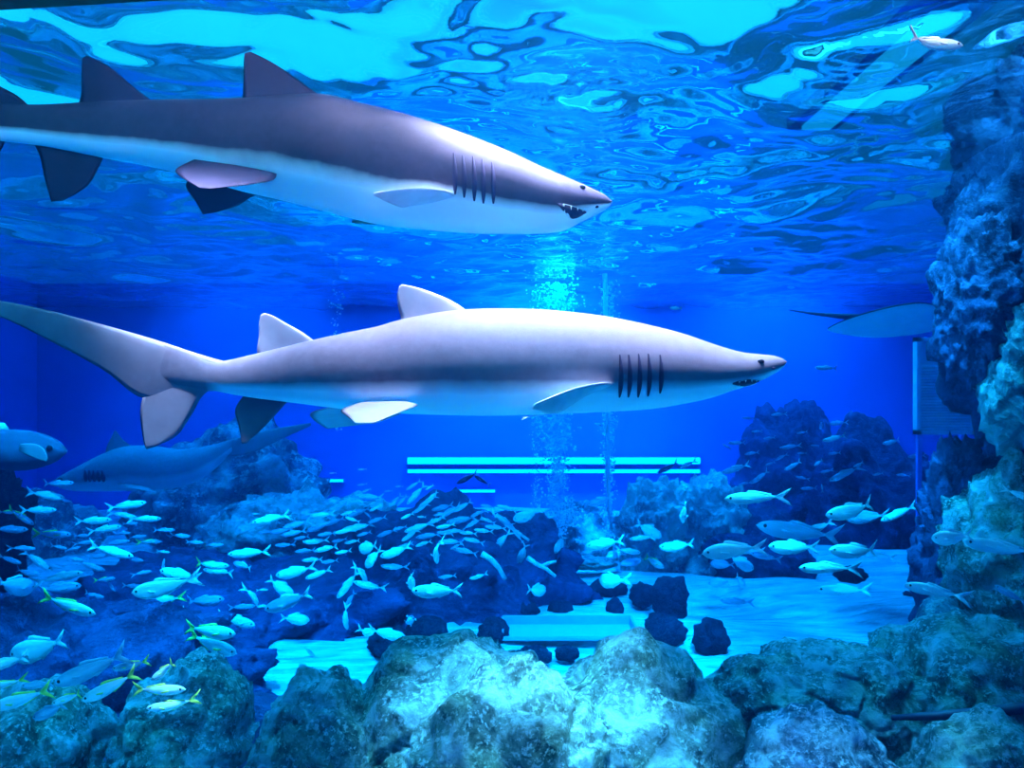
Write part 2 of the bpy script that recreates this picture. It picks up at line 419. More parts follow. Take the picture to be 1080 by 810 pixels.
# foreground ridge
rockpx('boulder', 'dark mossy boulder in the bottom left corner below the school', -70, 128, 722, 1000, 3.9, 1, M['rock_front'], 0.5, **RF)
rockpx('boulder', 'rounded boulder with pale speckles left of the sandy gap', 122, 276, 702, 1000, 4.0, 2, M['rock_front'], 0.5, **RF)
rockpx('boulder', 'low boulder right of the sandy gap', 262, 425, 712, 1000, 4.0, 3, M['rock_front'], 0.5, **RF)
rockpx('boulder', 'broad domed boulder with yellowish top below the black rocks', 340, 600, 684, 1000, 4.1, 4, M['rock_front'], 0.55, **RF)
rockpx('boulder', 'large humped boulder right in front of the white tray', 545, 795, 688, 1010, 4.0, 17, M['rock_front'], 0.6, **RF)
rockpx('boulder', 'bulging pale boulder at the bottom centre of the ridge', 420, 660, 715, 1060, 3.6, 6, M['rock_front'], 0.4, **RF)
rockpx('boulder', 'long log shaped boulder bordering the sand on the right', 745, 985, 684, 812, 4.2, 7, M['rock_front'], 0.45, **RF)
rockpx('boulder', 'violet grey boulder below the dark crevice', 770, 958, 748, 1000, 3.6, 5, M['rock_grey'], 0.4, **RF)
rockpx('boulder', 'sloping outcrop with yellowish patches under the right pillar', 925, 1150, 656, 860, 4.2, 9, M['rock_front'], 0.55, **RF)
rockpx('boulder', 'blue tinted boulder in the bottom right corner below the pipe', 950, 1150, 762, 1000, 3.5, 10, M['rock_front'], 0.35, **RF)
rock('ridge_base', 'dark rock bank carrying the foreground boulders', 'rock', Vector((0, 4.2, 0.1)), (4.2, 0.65, 0.62), 12, M['rock_dark'], sub=5, amp=0.15, fine=0.1)

# pipe lying across the ridge
V, Fc = tube([P(940, 757, 3.75), P(990, 755, 3.7), P(1040, 751, 3.6), P(1110, 744, 3.5)], [0.012, 0.022, 0.026, 0.028], 12)
tag(mesh_obj('pipe', V, Fc, M['pipe_dark']), 'dark straight pipe lying in the crevice at the bottom right', 'pipe')

# right hand cliff and pillars
RC = dict(sub=6, amp=0.22, fine=0.10, crag=0.10)
rockpx('cliff_rock', 'tall dark rock cliff rising along the right edge', 1022, 1250, 40, 500, 5.2, 21, M['rock_dark'], 0.9, **RC)
rockpx('cliff_rock', 'dark hanging boulder jutting from the cliff by the ray', 1000, 1062, 235, 405, 5.0, 23, M['rock_dark'], 0.35, **RC)
rockpx('cliff_rock', 'pale blotched rock on the cliff at the right edge', 1040, 1130, 290, 470, 4.8, 24, M['rock_mid'], 0.35, **RC)
rockpx('cliff_rock', 'upright rock pillar standing left of the boulder at right', 978, 1065, 480, 720, 5.6, 25, M['rock_dark'], 0.45, **RC)
rockpx('cliff_rock', 'speckled pale boulder on the right edge above the outcrop', 1012, 1120, 500, 745, 4.9, 26, M['rock_front'], 0.45, **RC)
rockpx('cliff_rock', 'smooth blue block wedged under the right pillar', 972, 1018, 630, 700, 4.9, 27, M['rock_mid'], 0.2, sub=5, amp=0.12, fine=0.06)

# reef mounds further back
RM = dict(sub=6, amp=0.25, fine=0.12, crag=0.08)
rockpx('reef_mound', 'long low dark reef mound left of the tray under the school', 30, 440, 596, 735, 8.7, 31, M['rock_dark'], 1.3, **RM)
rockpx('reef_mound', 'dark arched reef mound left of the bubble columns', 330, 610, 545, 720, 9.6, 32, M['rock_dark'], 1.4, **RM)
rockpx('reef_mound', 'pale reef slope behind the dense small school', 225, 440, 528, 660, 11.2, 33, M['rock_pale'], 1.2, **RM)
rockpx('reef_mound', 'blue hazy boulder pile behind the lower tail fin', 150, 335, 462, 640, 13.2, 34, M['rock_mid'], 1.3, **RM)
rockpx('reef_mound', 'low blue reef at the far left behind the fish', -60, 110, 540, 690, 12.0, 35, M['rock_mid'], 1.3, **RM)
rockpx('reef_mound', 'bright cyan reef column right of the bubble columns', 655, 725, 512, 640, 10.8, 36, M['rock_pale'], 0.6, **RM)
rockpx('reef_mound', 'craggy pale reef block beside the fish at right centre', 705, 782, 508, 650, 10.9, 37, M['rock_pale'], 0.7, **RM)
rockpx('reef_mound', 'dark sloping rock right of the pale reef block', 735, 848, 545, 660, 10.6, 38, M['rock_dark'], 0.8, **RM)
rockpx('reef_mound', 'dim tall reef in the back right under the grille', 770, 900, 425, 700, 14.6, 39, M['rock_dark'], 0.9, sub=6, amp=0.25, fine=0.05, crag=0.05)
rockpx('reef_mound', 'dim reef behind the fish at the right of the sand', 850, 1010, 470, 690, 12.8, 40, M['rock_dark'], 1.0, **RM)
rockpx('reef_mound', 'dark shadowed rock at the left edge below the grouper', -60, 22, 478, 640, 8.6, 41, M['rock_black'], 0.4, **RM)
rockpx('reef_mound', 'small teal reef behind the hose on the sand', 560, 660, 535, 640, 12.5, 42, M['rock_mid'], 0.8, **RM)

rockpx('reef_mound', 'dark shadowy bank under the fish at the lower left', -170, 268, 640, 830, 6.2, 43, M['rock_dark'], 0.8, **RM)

# black rocks standing on the sand
def sandrock(label, x0, x1, y0, y1, seed, amp=0.22, flat=None):
    d = CAM_Z*F/(y1-405.0)+0.15
    a, b = P(x0, y0, d), P(x1, y1, d)
    c = (a+b)/2
    return rock('stone', label, 'rock', c, (abs(b.x-a.x)/2, abs(b.x-a.x)/2*0.85, abs(a.z-b.z)/2), seed, M['rock_black'], sub=4, amp=amp, fine=0.10, group=None)
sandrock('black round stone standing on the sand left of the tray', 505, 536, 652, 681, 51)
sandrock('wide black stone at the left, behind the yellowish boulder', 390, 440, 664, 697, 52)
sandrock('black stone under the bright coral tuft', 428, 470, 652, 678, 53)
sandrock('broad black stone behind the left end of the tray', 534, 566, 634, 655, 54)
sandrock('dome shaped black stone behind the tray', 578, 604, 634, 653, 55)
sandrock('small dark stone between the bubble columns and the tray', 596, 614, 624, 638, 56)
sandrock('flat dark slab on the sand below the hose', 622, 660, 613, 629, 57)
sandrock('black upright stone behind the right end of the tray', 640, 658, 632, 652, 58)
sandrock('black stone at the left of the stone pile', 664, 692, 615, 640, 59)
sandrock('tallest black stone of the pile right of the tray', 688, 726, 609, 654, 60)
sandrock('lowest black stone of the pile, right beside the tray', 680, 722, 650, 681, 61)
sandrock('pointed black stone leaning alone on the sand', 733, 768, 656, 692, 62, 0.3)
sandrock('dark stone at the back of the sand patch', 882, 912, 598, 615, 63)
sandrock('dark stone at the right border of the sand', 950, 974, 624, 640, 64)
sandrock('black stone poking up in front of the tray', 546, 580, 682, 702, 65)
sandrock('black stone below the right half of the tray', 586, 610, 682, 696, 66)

# white tray on the sand
def tray():
    d0, d1 = CAM_Z*F/(679-405.0), CAM_Z*F/(663-405.0)
    x0, x1 = (530-540)/F*d0, (673-540)/F*d0
    root = empty('tray', ((x0+x1)/2, (d0+d1)/2, 0.03)); tag(root, 'shallow white rectangular tray lying on the sand', 'tray')
    w, l, h, t = x1-x0, d1-d0, 0.11, 0.03
    bm = bmesh.new(); box_bm(bm, Vector((0, 0, 0.01)), (w, l, 0.02)); bm_obj('bottom', bm, M['white_plastic'], root, False)
    for nm, c, s_ in (('side', (0, l/2, h/2), (w, t, h)), ('side', (0, -l/2, h*0.2), (w, t, h*0.4)),
                      ('side', (-w/2, 0, h/2), (t, l, h)), ('side', (w/2, 0, h/2), (t, l, h))):
        bm = bmesh.new(); box_bm(bm, Vector(c), s_)
        bmesh.ops.bevel(bm, geom=list(bm.edges), offset=0.008, segments=2, affect='EDGES')
        bm_obj(nm, bm, M['white_plastic'], root, False)
tray()

# bright coral tuft, plate coral, driftwood
random.seed(4)
def tuft(label, px, py, d, r, n):
    bm = bmesh.new()
    for k in range(n):
        v = Vector((random.gauss(0, 1), random.gauss(0, 1), random.gauss(0, 1))).normalized()*r*random.uniform(0.3, 1)
        bmesh.ops.create_icosphere(bm, subdivisions=1, radius=r*random.uniform(0.10, 0.20), matrix=Matrix.Translation(v))
    bmesh.ops.create_icosphere(bm, subdivisions=2, radius=r*0.55)
    o = bm_obj('coral', bm, M['coral']); o.location = P(px, py, d); tag(o, label, 'coral')
tuft('small bright knobbly coral tuft on the black stone', 433, 655, 7.7, 0.065, 40)
rock('plate_coral', 'flat bright cyan plate coral below the pink fish', 'coral', P(625, 594, 10.2), (0.32, 0.22, 0.07), 71, M['rock_pale'], sub=4, amp=0.25, fine=0.15)
def branch(label, pts, r):
    V, Fc = tube(pts, [r*(1-0.5*i/len(pts)) for i in range(len(pts))], 8)
    tag(mesh_obj('branch', V, Fc, M['wood']), label, 'branch')
branch('pale curved branch arching over the dark mound', [P(508, 584, 8.0), P(518, 590, 8.0), P(526, 599, 8.0), P(533, 611, 8.0)], 0.035)
branch('thin pale branch leaning toward the bubble columns', [P(556, 588, 8.2), P(566, 595, 8.2), P(576, 600, 8.2), P(586, 608, 8.2)], 0.028)
branch('forked pale branch tip by the bubble columns', [P(570, 598, 8.25), P(578, 594, 8.25), P(587, 592, 8.25)], 0.022)
branch('long thin branch slanting down from the small school', [P(523, 543, 8.6), P(534, 553, 8.6), P(545, 561, 8.6), P(558, 570, 8.6)], 0.025)

# air hose and bubble plumes
hz = [P(638, 250, 11.0), P(640, 400, 11.0), P(641, 500, 11.0), P(643, 545, 10.9), P(649, 585, 10.7), P(656, 612, 10.5)]
hz.insert(0, Vector((hz[0].x, 11.0, SURF-0.02)))
hz = [h for h in hz if h.z <= SURF]
V, Fc = tube(hz, [0.032]*len(hz), 12)
tag(mesh_obj('air_hose', V, Fc, M['hose']), 'pale air hose hanging down right of the bubble curtain', 'hose')
def bubbles(label, px, d, spread, n, seed, rmax=0.022, y0=None):
    rnd = random.Random(seed); bm = bmesh.new()
    x0 = (px-540)/F*d; zmax = SURF-0.08
    for k in range(n):
        z = (y0 or 0.3) + (zmax-(y0 or 0.3))*rnd.random()
        w = spread*(0.5+0.6*z/zmax)
        p = Vector((x0+rnd.gauss(0, w), d+rnd.gauss(0, w), z))
        bmesh.ops.create_icosphere(bm, subdivisions=1, radius=rnd.uniform(0.25, 1)**2*rmax+0.004, matrix=Matrix.Translation(p))
    tag(bm_obj('bubble_plume', bm, M['bubble']), label, 'bubbles', kind='stuff')
bubbles('dense curtain of white bubbles rising at the centre', 588, 11.6, 0.13, 3600, 1, 0.019)
bubbles('thin stream of bubbles left of the dense curtain', 566, 11.9, 0.06, 600, 2, 0.014)
bubbles('stream of bubbles rising around the air hose', 642, 11.3, 0.07, 1300, 3, 0.017)
bubbles('faint thread of bubbles rising at left above the dorsal fin', 355, 12.5, 0.04, 160, 4, 0.02, 1.8)

# louvred grille in the right background
def grille():
    d = 9.0
    a, b = P(968, 358, d), P(1026, 456, d); c = (a+b)/2; w, h = b.x-a.x, a.z-b.z
    root = empty('louvre_grille', c); tag(root, 'pale louvred grille behind the ray and the cliff', 'grille')
    bm = bmesh.new(); box_bm(bm, Vector((0, 0.06, 0)), (w, 0.04, h)); bm_obj('backing', bm, M['vent'], root, False)
    bm = bmesh.new()
    for k in range(24):
        z = h/2-0.04 - (h*0.72)*(k+0.5)/24 - h*0.24
        box_bm(bm, Vector((0, 0.015, z)), (w*0.98, 0.05, h*0.72/24*0.55), Matrix.Rotation(0.5, 3, 'X'))
    bm_obj('louvres', bm, M['vent'], root, False)
    bm = bmesh.new()
    for sx in (-1, 1): box_bm(bm, Vector((sx*w/2, 0.02, 0)), (0.05, 0.09, h+0.05))
    for sz in (-1, 1): box_bm(bm, Vector((0, 0.02, sz*h/2)), (w+0.05, 0.09, 0.05))
    bm_obj('frame', bm, M['vent'], root, False)
    # bracket that carries the grille down to the bottom
    bm = bmesh.new()
    for sx in (-1, 1): box_bm(bm, Vector((sx*w*0.4, 0.10, -(c.z+h/2)/2)), (0.05, 0.05, c.z-h/2+0.1))
    bm_obj('post', bm, M['wall'], root, False)
grille()

# ------------------------------------------------------------------ sharks
def interp(tab, x):
    xs = [t[0] for t in tab]
    if x <= xs[0]: return tab[0][1]
    if x >= xs[-1]: return tab[-1][1]
    for i in range(len(xs)-1):
        if xs[i] <= x <= xs[i+1]:
            # cubic hermite (monotone enough) on the two values
            u = (x-xs[i])/(xs[i+1]-xs[i])
            def slope(k):
                k0, k1 = max(k-1, 0), min(k+1, len(xs)-1)
                return (tab[k1][1]-tab[k0][1])/(xs[k1]-xs[k0])
            h = xs[i+1]-xs[i]
            m0, m1 = slope(i)*h, slope(i+1)*h
            a, b = tab[i][1], tab[i+1][1]
            u2, u3 = u*u, u*u*u
            return (2*u3-3*u2+1)*a + (u3-2*u2+u)*m0 + (-2*u3+3*u2)*b + (u3-u2)*m1

def smooth_curve(pts, n):
    """n points evenly along a Catmull-Rom curve through pts"""
    pts = [Vector(p) for p in pts]
    cum = [0.0]
    for i in range(1, len(pts)): cum.append(cum[-1]+(pts[i]-pts[i-1]).length)
    if cum[-1] == 0: return [pts[0].copy() for _ in range(n)]
    out = []
    for k in range(n):
        s_ = cum[-1]*k/(n-1)
        i = max(j for j in range(len(pts)-1) if cum[j] <= s_+1e-9)
        u = (s_-cum[i])/max(cum[i+1]-cum[i], 1e-9)
        p0, p1, p2, p3 = pts[max(i-1, 0)], pts[i], pts[i+1], pts[min(i+2, len(pts)-1)]
        out.append(0.5*((2*p1)+(p2-p0)*u+(2*p0-5*p1+4*p2-p3)*u*u+(3*p1-p0-3*p2+p3)*u**3))
    return out

def fin(name, L, T, thick, mat, parent, normal=None, n=18, m=12, taper=0.25):
    """fin lofted between a leading edge L and a trailing edge T, both running from root to tip, with an aerofoil section"""
    Lc, Tc = smooth_curve(L, n), smooth_curve(T, n)
    V, Fc = [], []
    ring = 2*m
    for i in range(n):
        a, b = Lc[i], Tc[i]
        i0, i1 = max(i-1, 0), min(i+1, n-1)
        span = (Lc[i1]+Tc[i1]) - (Lc[i0]+Tc[i0])
        nr = normal or (b-a).cross(span)
        nr = Vector(nr); nr = nr.normalized() if nr.length > 1e-9 else Vector((0, 1, 0))
        s_ = i/(n-1); th = thick*(1-(1-taper)*s_)*(1.0 if i < n-1 else 0.3)
        for k in range(ring):
            c = k/m if k <= m else (ring-k)/m
            sg = 1 if k < m else -1
            prof = 2.6*(0.30*math.sqrt(max(c, 0))-0.13*c-0.36*c*c+0.28*c**3-0.09*c**4)
            if k == 0 or k == m: prof = 0
            V.append(a.lerp(b, c) + nr*sg*prof*th)
    for i in range(n-1):
        for k in range(ring):
            k2 = (k+1) % ring
            Fc.append((i*ring+k, i*ring+k2, (i+1)*ring+k2, (i+1)*ring+k))
    Fc.append(tuple(range(ring))); Fc.append(tuple((n-1)*ring+k for k in range(ring))[::-1])
    org = parent.location
    o = mesh_obj(name, [v-org for v in V], Fc, mat, parent)
    me = o.data
    bm = bmesh.new(); bm.from_mesh(me); bmesh.ops.recalc_face_normals(bm, faces=bm.faces); bm.to_mesh(me); bm.free()
    return o

def shark(name, label, top, bot, hw, dep, skin, xr, gills=None, gill_y=None, mouth=None, eye=None, nostril=None, NS=150, SEG=48, tail_x=None):
    """top / bot: outline tables (px -> py); hw: half width / half height; dep: distance table (px -> m)"""
    x0, x1 = xr
    xs = [x0+(x1-x0)*(1-math.cos(math.pi*0.5*(1+k/(NS-1)-0) ) )*0+ (x1-x0)*k/(NS-1) for k in range(NS)]
    # denser rings toward the snout
    xs = [x0+(x1-x0)*(1-(1-k/(NS-1))**1.6) for k in range(NS)]
    xs[-1] = x1-0.02
    mid = 0.5*(x0+x1)
    org = P(mid, interp(bot, mid), interp(dep, mid))
    V, Fc, G = [], [], []
    def ring_point(x, th, swell=0.0):
        d = interp(dep, x); t, b = interp(top, x), interp(bot, x)
        c = (t+b)/2; hh = max((b-t)/2, 0.15)
        cs, sn = math.cos(th), math.sin(th)
        e = 0.92
        cy_ = math.copysign(abs(cs)**e, cs); sz = math.copysign(abs(sn)**e, sn)
        w = hh*interp(hw, x)*(1+swell)
        p = P(x, c-hh*sz, d); p.y += -cy_*w/F*d
        p.z += 0
        return p
    for x in xs:
        for k in range(SEG):
            th = 2*math.pi*k/SEG
            sw = 0.0
            if gills:
                g0, g1 = gills[0]-6, gills[-1]+6
                if g0 < x < g1:
                    for g in gills:
                        u = (g-x)
                        if 0 <= u < 11:
                            lat = max(0, math.cos(th) if math.cos(th) > 0 else -math.cos(th))**1.5
                            sw += 0.10*(1-u/11)**1.5*0 + 0.0
            V.append(ring_point(x, th, sw)-org); G.append(max(math.sin(th), 1-1.5*(x-tail_x)/90) if tail_x else math.sin(th))
    n = len(xs)
    for i in range(n-1):
        for k in range(SEG):
            k2 = (k+1) % SEG
            Fc.append((i*SEG+k, (i+1)*SEG+k, (i+1)*SEG+k2, i*SEG+k2))
    Fc.append(tuple(range(SEG))); Fc.append(tuple((n-1)*SEG+k for k in range(SEG))[::-1])
    body = mesh_obj(name, V, Fc, skin)
    at = body.data.attributes.new('girth', 'FLOAT', 'POINT'); at.data.foreach_set('value', G)
    bm = bmesh.new(); bm.from_mesh(body.data); bmesh.ops.recalc_face_normals(bm, faces=bm.faces); bm.to_mesh(body.data); bm.free()
    body.location = org; tag(body, label, 'shark')
    def surf_at(px, py, side=1):
        """angle whose ring point at px has height py on the camera side"""
        t, b = interp(top, px), interp(bot, px); c = (t+b)/2; hh = (b-t)/2
        sz = max(-1, min(1, (c-py)/hh)); sn = math.copysign(abs(sz)**(1/0.92), sz)
        th = math.asin(sn)
        return th if side > 0 else math.pi-th
    def patch(nm, pts_pairs, mat, lift=0.003, side=1):
        """strip on the skin: list of ((px,py),(px,py)) pairs of its two borders"""
        Vv, Ff = [], []
        cr = []
        for a, b in pts_pairs:
            for u in (0.0, 0.5, 1.0):
                px = a[0]+(b[0]-a[0])*u; py = a[1]+(b[1]-a[1])*u
                th = surf_at(px, py, side); p = ring_point(px, th)
                cen = P(px, (interp(top, px)+interp(bot, px))/2, interp(dep, px))
                nrm = (p-cen).normalized()
                cr.append((p, nrm, u))
        k = len(pts_pairs)
        for p, nrm, u in cr: Vv.append(p+nrm*lift*(1.6 if u == 0.5 else 0.6)-org)
        for p, nrm, u in cr: Vv.append(p-nrm*0.01-org)
        m_ = len(cr)
        for i in range(k-1):
            for j in (0, 1):
                a0 = i*3+j
                Ff.append((a0, a0+1, a0+4, a0+3)); Ff.append((m_+a0, m_+a0+3, m_+a0+4, m_+a0+1))
            Ff.append((i*3, i*3+3, m_+i*3+3, m_+i*3)); Ff.append((i*3+2, m_+i*3+2, m_+i*3+5, i*3+5))
        return mesh_obj(nm, Vv, Ff, mat, body)
    if gills:
        for gi, g in enumerate(gills):
            for side in (1, -1):
                ya, yb = gill_y[gi]
                pr = []
                for k in range(11):
                    u = k/10; y = ya+(yb-ya)*u
                    w = 0.4+3.6*math.sin(math.pi*min(1, u*0.9+0.06))**0.8*(0.55+0.6*u)
                    x = g + 2.2*math.sin(u*2.6) - 1.5
                    pr.append(((x-w, y), (x+w*0.4, y)))
                patch('gill_slit', pr, M['slit'], 0.003, side)
    if mouth:
        for side in (1, -1):
            mm = patch('mouth', mouth, M['slit'], 0.004, side)
            V2, F2 = [], []
            npt = len(mouth)
            for k in range(1, npt-1):
                (a, b) = mouth[k]
                for q, sg in ((a, 1), (b, -1)):
                    th = surf_at(q[0], q[1], side); p = ring_point(q[0], th)
                    cen = P(q[0], (interp(top, q[0])+interp(bot, q[0]))/2, interp(dep, q[0]))
                    nn = (p-cen).normalized(); hh_ = 0.55*abs(b[1]-a[1])*p.y/F*0.8
                    r_ = 0.0042; base = len(V2)
                    c0 = p+nn*0.004-org
                    for ang in (0, 2.1, 4.2): V2.append(c0+Vector((math.cos(ang)*r_, math.sin(ang)*r_*0.7, 0)))
                    V2.append(c0+Vector((0, -0.002*side, -sg*hh_)))
                    F2 += [(base, base+1, base+3), (base+1, base+2, base+3), (base+2, base, base+3), (base+2, base+1, base)]
            nb = len(V2)//4
            for k in range(0, nb-2):                            # gum line joining the tooth roots of each jaw
                a0, b0 = 4*k, 4*(k+2); F2 += [(a0, a0+1, b0+1, b0), (a0+1, a0+2, b0+2, b0+1), (a0+2, a0, b0, b0+2)]
            F2 += [(0, 1, 5, 4)]
            mesh_obj('teeth', V2, F2, M['tooth'], mm, False)
    for nm, e, rr in (('eye', eye, 3.0), ('nostril', nostril, 1.8)):
        if e:
            for side in (1, -1):
                th = surf_at(e[0], e[1], side); p = ring_point(e[0], th)
                bm = bmesh.new(); bmesh.ops.create_uvsphere(bm, u_segments=16, v_segments=10, radius=1.0)
                r_ = rr/F*p.y
                for v in bm.verts: v.co = Vector((v.co.x*r_*1.25, v.co.y*r_*0.6, v.co.z*r_*0.85))
                o = bm_obj(nm, bm, M['eye'] if nm == 'eye' else M['slit'], body); o.location = p-org
    return body, ring_point

# ---- lower shark
topL = [(-0, 0)]
topL = [(140, 353), (170, 362), (205, 373.5), (225, 381), (240, 380), (268, 373.5), (300, 366), (320, 361), (360, 352), (400, 344), (420, 338), (460, 330), (500, 326), (560, 326), (600, 329), (640, 334), (680, 342), (720, 352), (752, 363), (780, 371), (800, 373.5), (815, 375), (825, 378), (830, 381.5)]
botL = [(140, 392), (170, 403), (205, 410), (225, 412), (240, 415), (270, 420), (310, 425), (350, 430), (400, 435), (440, 437), (480, 438), (520, 438.5), (560, 437.5), (600, 436), (650, 434), (690, 431), (720, 426), (750, 419.5), (772, 412), (784, 408.5), (792, 405.5), (800, 402.5), (815, 395), (825, 388.5), (830, 382)]
hwL = [(140, 0.05), (170, 0.12), (205, 0.24), (240, 0.42), (300, 0.62), (400, 0.78), (500, 0.86), (600, 0.92), (700, 0.98), (780, 1.15), (810, 1.2), (830, 1.0)]
depL = [(-80, 3.05), (0, 2.98), (100, 2.88), (205, 2.78), (300, 2.72), (400, 2.70), (600, 2.70), (830, 2.66)]
gl = [649, 658, 668, 678, 690]
gy = [(376, 418), (376, 418), (375, 418), (375, 417), (376, 414)]
mouthL = [((766, 404), (766, 405)), ((773, 401.5), (774, 406.5)), ((780, 400.2), (782, 407)), ((787, 400), (789, 405.5)), ((793, 400.5), (794, 403.5)), ((797, 401.2), (797, 402))]
lo, rpL = shark('shark', 'pale grey shark lit from above swimming right across the centre', topL, botL, hwL, depL, M['shark'], (140, 830), gl, gy, mouthL, (797, 382), (811, 388.5), tail_x=140)
D = lambda x, y, dy=0.0: P(x, y, interp(depL, x)+dy)
YN = Vector((0, 1, 0))
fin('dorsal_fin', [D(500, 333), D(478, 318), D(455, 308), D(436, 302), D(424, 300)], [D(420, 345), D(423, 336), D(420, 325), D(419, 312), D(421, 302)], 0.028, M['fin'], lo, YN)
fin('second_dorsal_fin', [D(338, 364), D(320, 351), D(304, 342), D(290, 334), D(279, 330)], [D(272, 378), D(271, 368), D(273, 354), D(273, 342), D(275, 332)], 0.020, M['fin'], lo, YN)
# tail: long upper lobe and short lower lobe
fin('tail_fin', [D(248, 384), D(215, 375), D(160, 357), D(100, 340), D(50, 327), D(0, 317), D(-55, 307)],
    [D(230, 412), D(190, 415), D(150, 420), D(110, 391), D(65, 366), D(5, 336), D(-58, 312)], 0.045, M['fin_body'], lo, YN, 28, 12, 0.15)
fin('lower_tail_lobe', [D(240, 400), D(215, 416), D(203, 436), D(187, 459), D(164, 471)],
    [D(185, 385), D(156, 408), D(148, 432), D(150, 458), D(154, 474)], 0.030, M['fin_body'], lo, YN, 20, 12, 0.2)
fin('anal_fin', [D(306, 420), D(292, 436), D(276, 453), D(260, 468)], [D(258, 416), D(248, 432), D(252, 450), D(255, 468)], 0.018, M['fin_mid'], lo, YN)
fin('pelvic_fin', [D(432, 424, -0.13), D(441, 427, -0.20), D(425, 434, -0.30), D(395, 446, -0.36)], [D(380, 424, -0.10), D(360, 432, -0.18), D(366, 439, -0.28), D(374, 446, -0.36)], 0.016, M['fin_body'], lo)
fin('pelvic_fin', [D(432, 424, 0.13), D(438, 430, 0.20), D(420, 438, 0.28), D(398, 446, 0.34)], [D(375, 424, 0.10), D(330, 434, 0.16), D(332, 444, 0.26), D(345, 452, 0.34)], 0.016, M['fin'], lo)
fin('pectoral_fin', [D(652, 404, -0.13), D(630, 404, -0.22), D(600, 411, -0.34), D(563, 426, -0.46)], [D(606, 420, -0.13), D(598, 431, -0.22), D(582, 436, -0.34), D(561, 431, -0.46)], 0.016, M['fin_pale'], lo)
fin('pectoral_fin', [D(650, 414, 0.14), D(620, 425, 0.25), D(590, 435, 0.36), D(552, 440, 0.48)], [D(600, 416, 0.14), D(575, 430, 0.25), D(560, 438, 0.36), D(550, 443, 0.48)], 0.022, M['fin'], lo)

# ---- upper shark
topU = [(-20, 104), (0, 108), (30, 110.5), (60, 110), (100, 108), (170, 106.5), (254, 106), (300, 103.5), (345, 103), (380, 111), (420, 121), (460, 133), (500, 147), (540, 163), (570, 177), (600, 189.5), (625, 200), (638, 206), (646, 212.5)]
botU = [(-20, 148), (0, 149), (30, 152), (60, 157), (100, 165), (160, 176), (200, 185), (250, 200), (290, 209), (330, 219), (360, 227), (400, 236), (450, 241.5), (500, 245), (560, 245.5), (590, 243.5), (602, 239.5), (612, 234), (622, 229.5), (635, 223), (643, 217.5), (646, 213)]
hwU = [(-20, 0.35), (60, 0.5), (170, 0.72), (300, 0.85), (450, 0.92), (560, 1.05), (620, 1.2), (646, 1.0)]
depU = [(-120, 3.15), (0, 3.22), (150, 3.28), (300, 3.30), (646, 3.26)]
gu = [484, 493, 503, 512, 522]
guy = [(176, 216), (178, 219), (179, 222), (181, 224), (184, 224)]
mouthU = [((586, 222), (586, 223)), ((592, 222.5), (593, 230)), ((600, 223.5), (601, 235)), ((607, 224.5), (608, 233)), ((613, 225.8), (614, 229.5)), ((617, 226.8), (617, 227.5))]
up, rpU = shark('shark', 'shark with shaded rear and lit head swimming right just under the surface', topU, botU, hwU, depU, M['shark_shade'], (-20, 646), gu, guy, mouthU, (612, 203), (628, 221))
D = lambda x, y, dy=0.0: P(x, y, interp(depU, x)+dy)
fin('dorsal_fin', [D(350, 110), D(325, 92), D(300, 74), D(280, 62), D(264, 54.5)], [D(254, 113), D(256, 98), D(257, 80), D(257, 66), D(258, 56)], 0.030, M['fin_shade'], up, YN)
fin('second_dorsal_fin', [D(170, 113), D(145, 95), D(124, 77), D(108, 66), D(92, 59)], [D(79, 118), D(85, 102), D(86, 85), D(86, 72), D(87, 61)], 0.024, M['fin_shade'], up, YN)
fin('tail_fin', [D(34, 115), D(20, 102), D(0, 91), D(-40, 72), D(-110, 48)], [D(10, 149), D(-20, 150), D(-50, 128), D(-80, 95), D(-112, 52)], 0.045, M['fin_shade'], up, YN, 24, 12, 0.15)
fin('lower_tail_lobe', [D(10, 140), D(0, 160), D(-20, 185), D(-40, 205)], [D(-50, 130), D(-56, 160), D(-56, 185), D(-54, 206)], 0.03, M['fin_shade'], up, YN)
fin('anal_fin', [D(112, 160), D(97, 190), D(84, 202), D(66, 212)], [D(34, 148), D(42, 165), D(47, 188), D(54, 213)], 0.020, M['fin_shade'], up, YN)
fin('pelvic_fin', [D(292, 182, -0.14), D(288, 190, -0.22), D(262, 195, -0.32), D(222, 199, -0.42)], [D(205, 168, -0.12), D(186, 178, -0.22), D(190, 186, -0.32), D(210, 198, -0.42)], 0.018, M['fin_shade'], up)
fin('pelvic_fin', [D(285, 198, 0.12), D(265, 208, 0.2), D(250, 217, 0.28), D(228, 224, 0.36)], [D(205, 182, 0.10), D(196, 196, 0.2), D(206, 212, 0.28), D(214, 226, 0.36)], 0.018, M['fin_shade'], up)
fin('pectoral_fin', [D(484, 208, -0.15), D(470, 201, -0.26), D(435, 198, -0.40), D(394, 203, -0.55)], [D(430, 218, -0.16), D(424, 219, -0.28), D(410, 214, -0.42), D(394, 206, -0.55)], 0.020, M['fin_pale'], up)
fin('pectoral_fin', [D(485, 226, 0.16), D(450, 233, 0.28), D(410, 233, 0.42), D(372, 232, 0.55)], [D(430, 230, 0.16), D(410, 236, 0.28), D(390, 237, 0.42), D(371, 235, 0.55)], 0.024, M['fin_shade'], up)

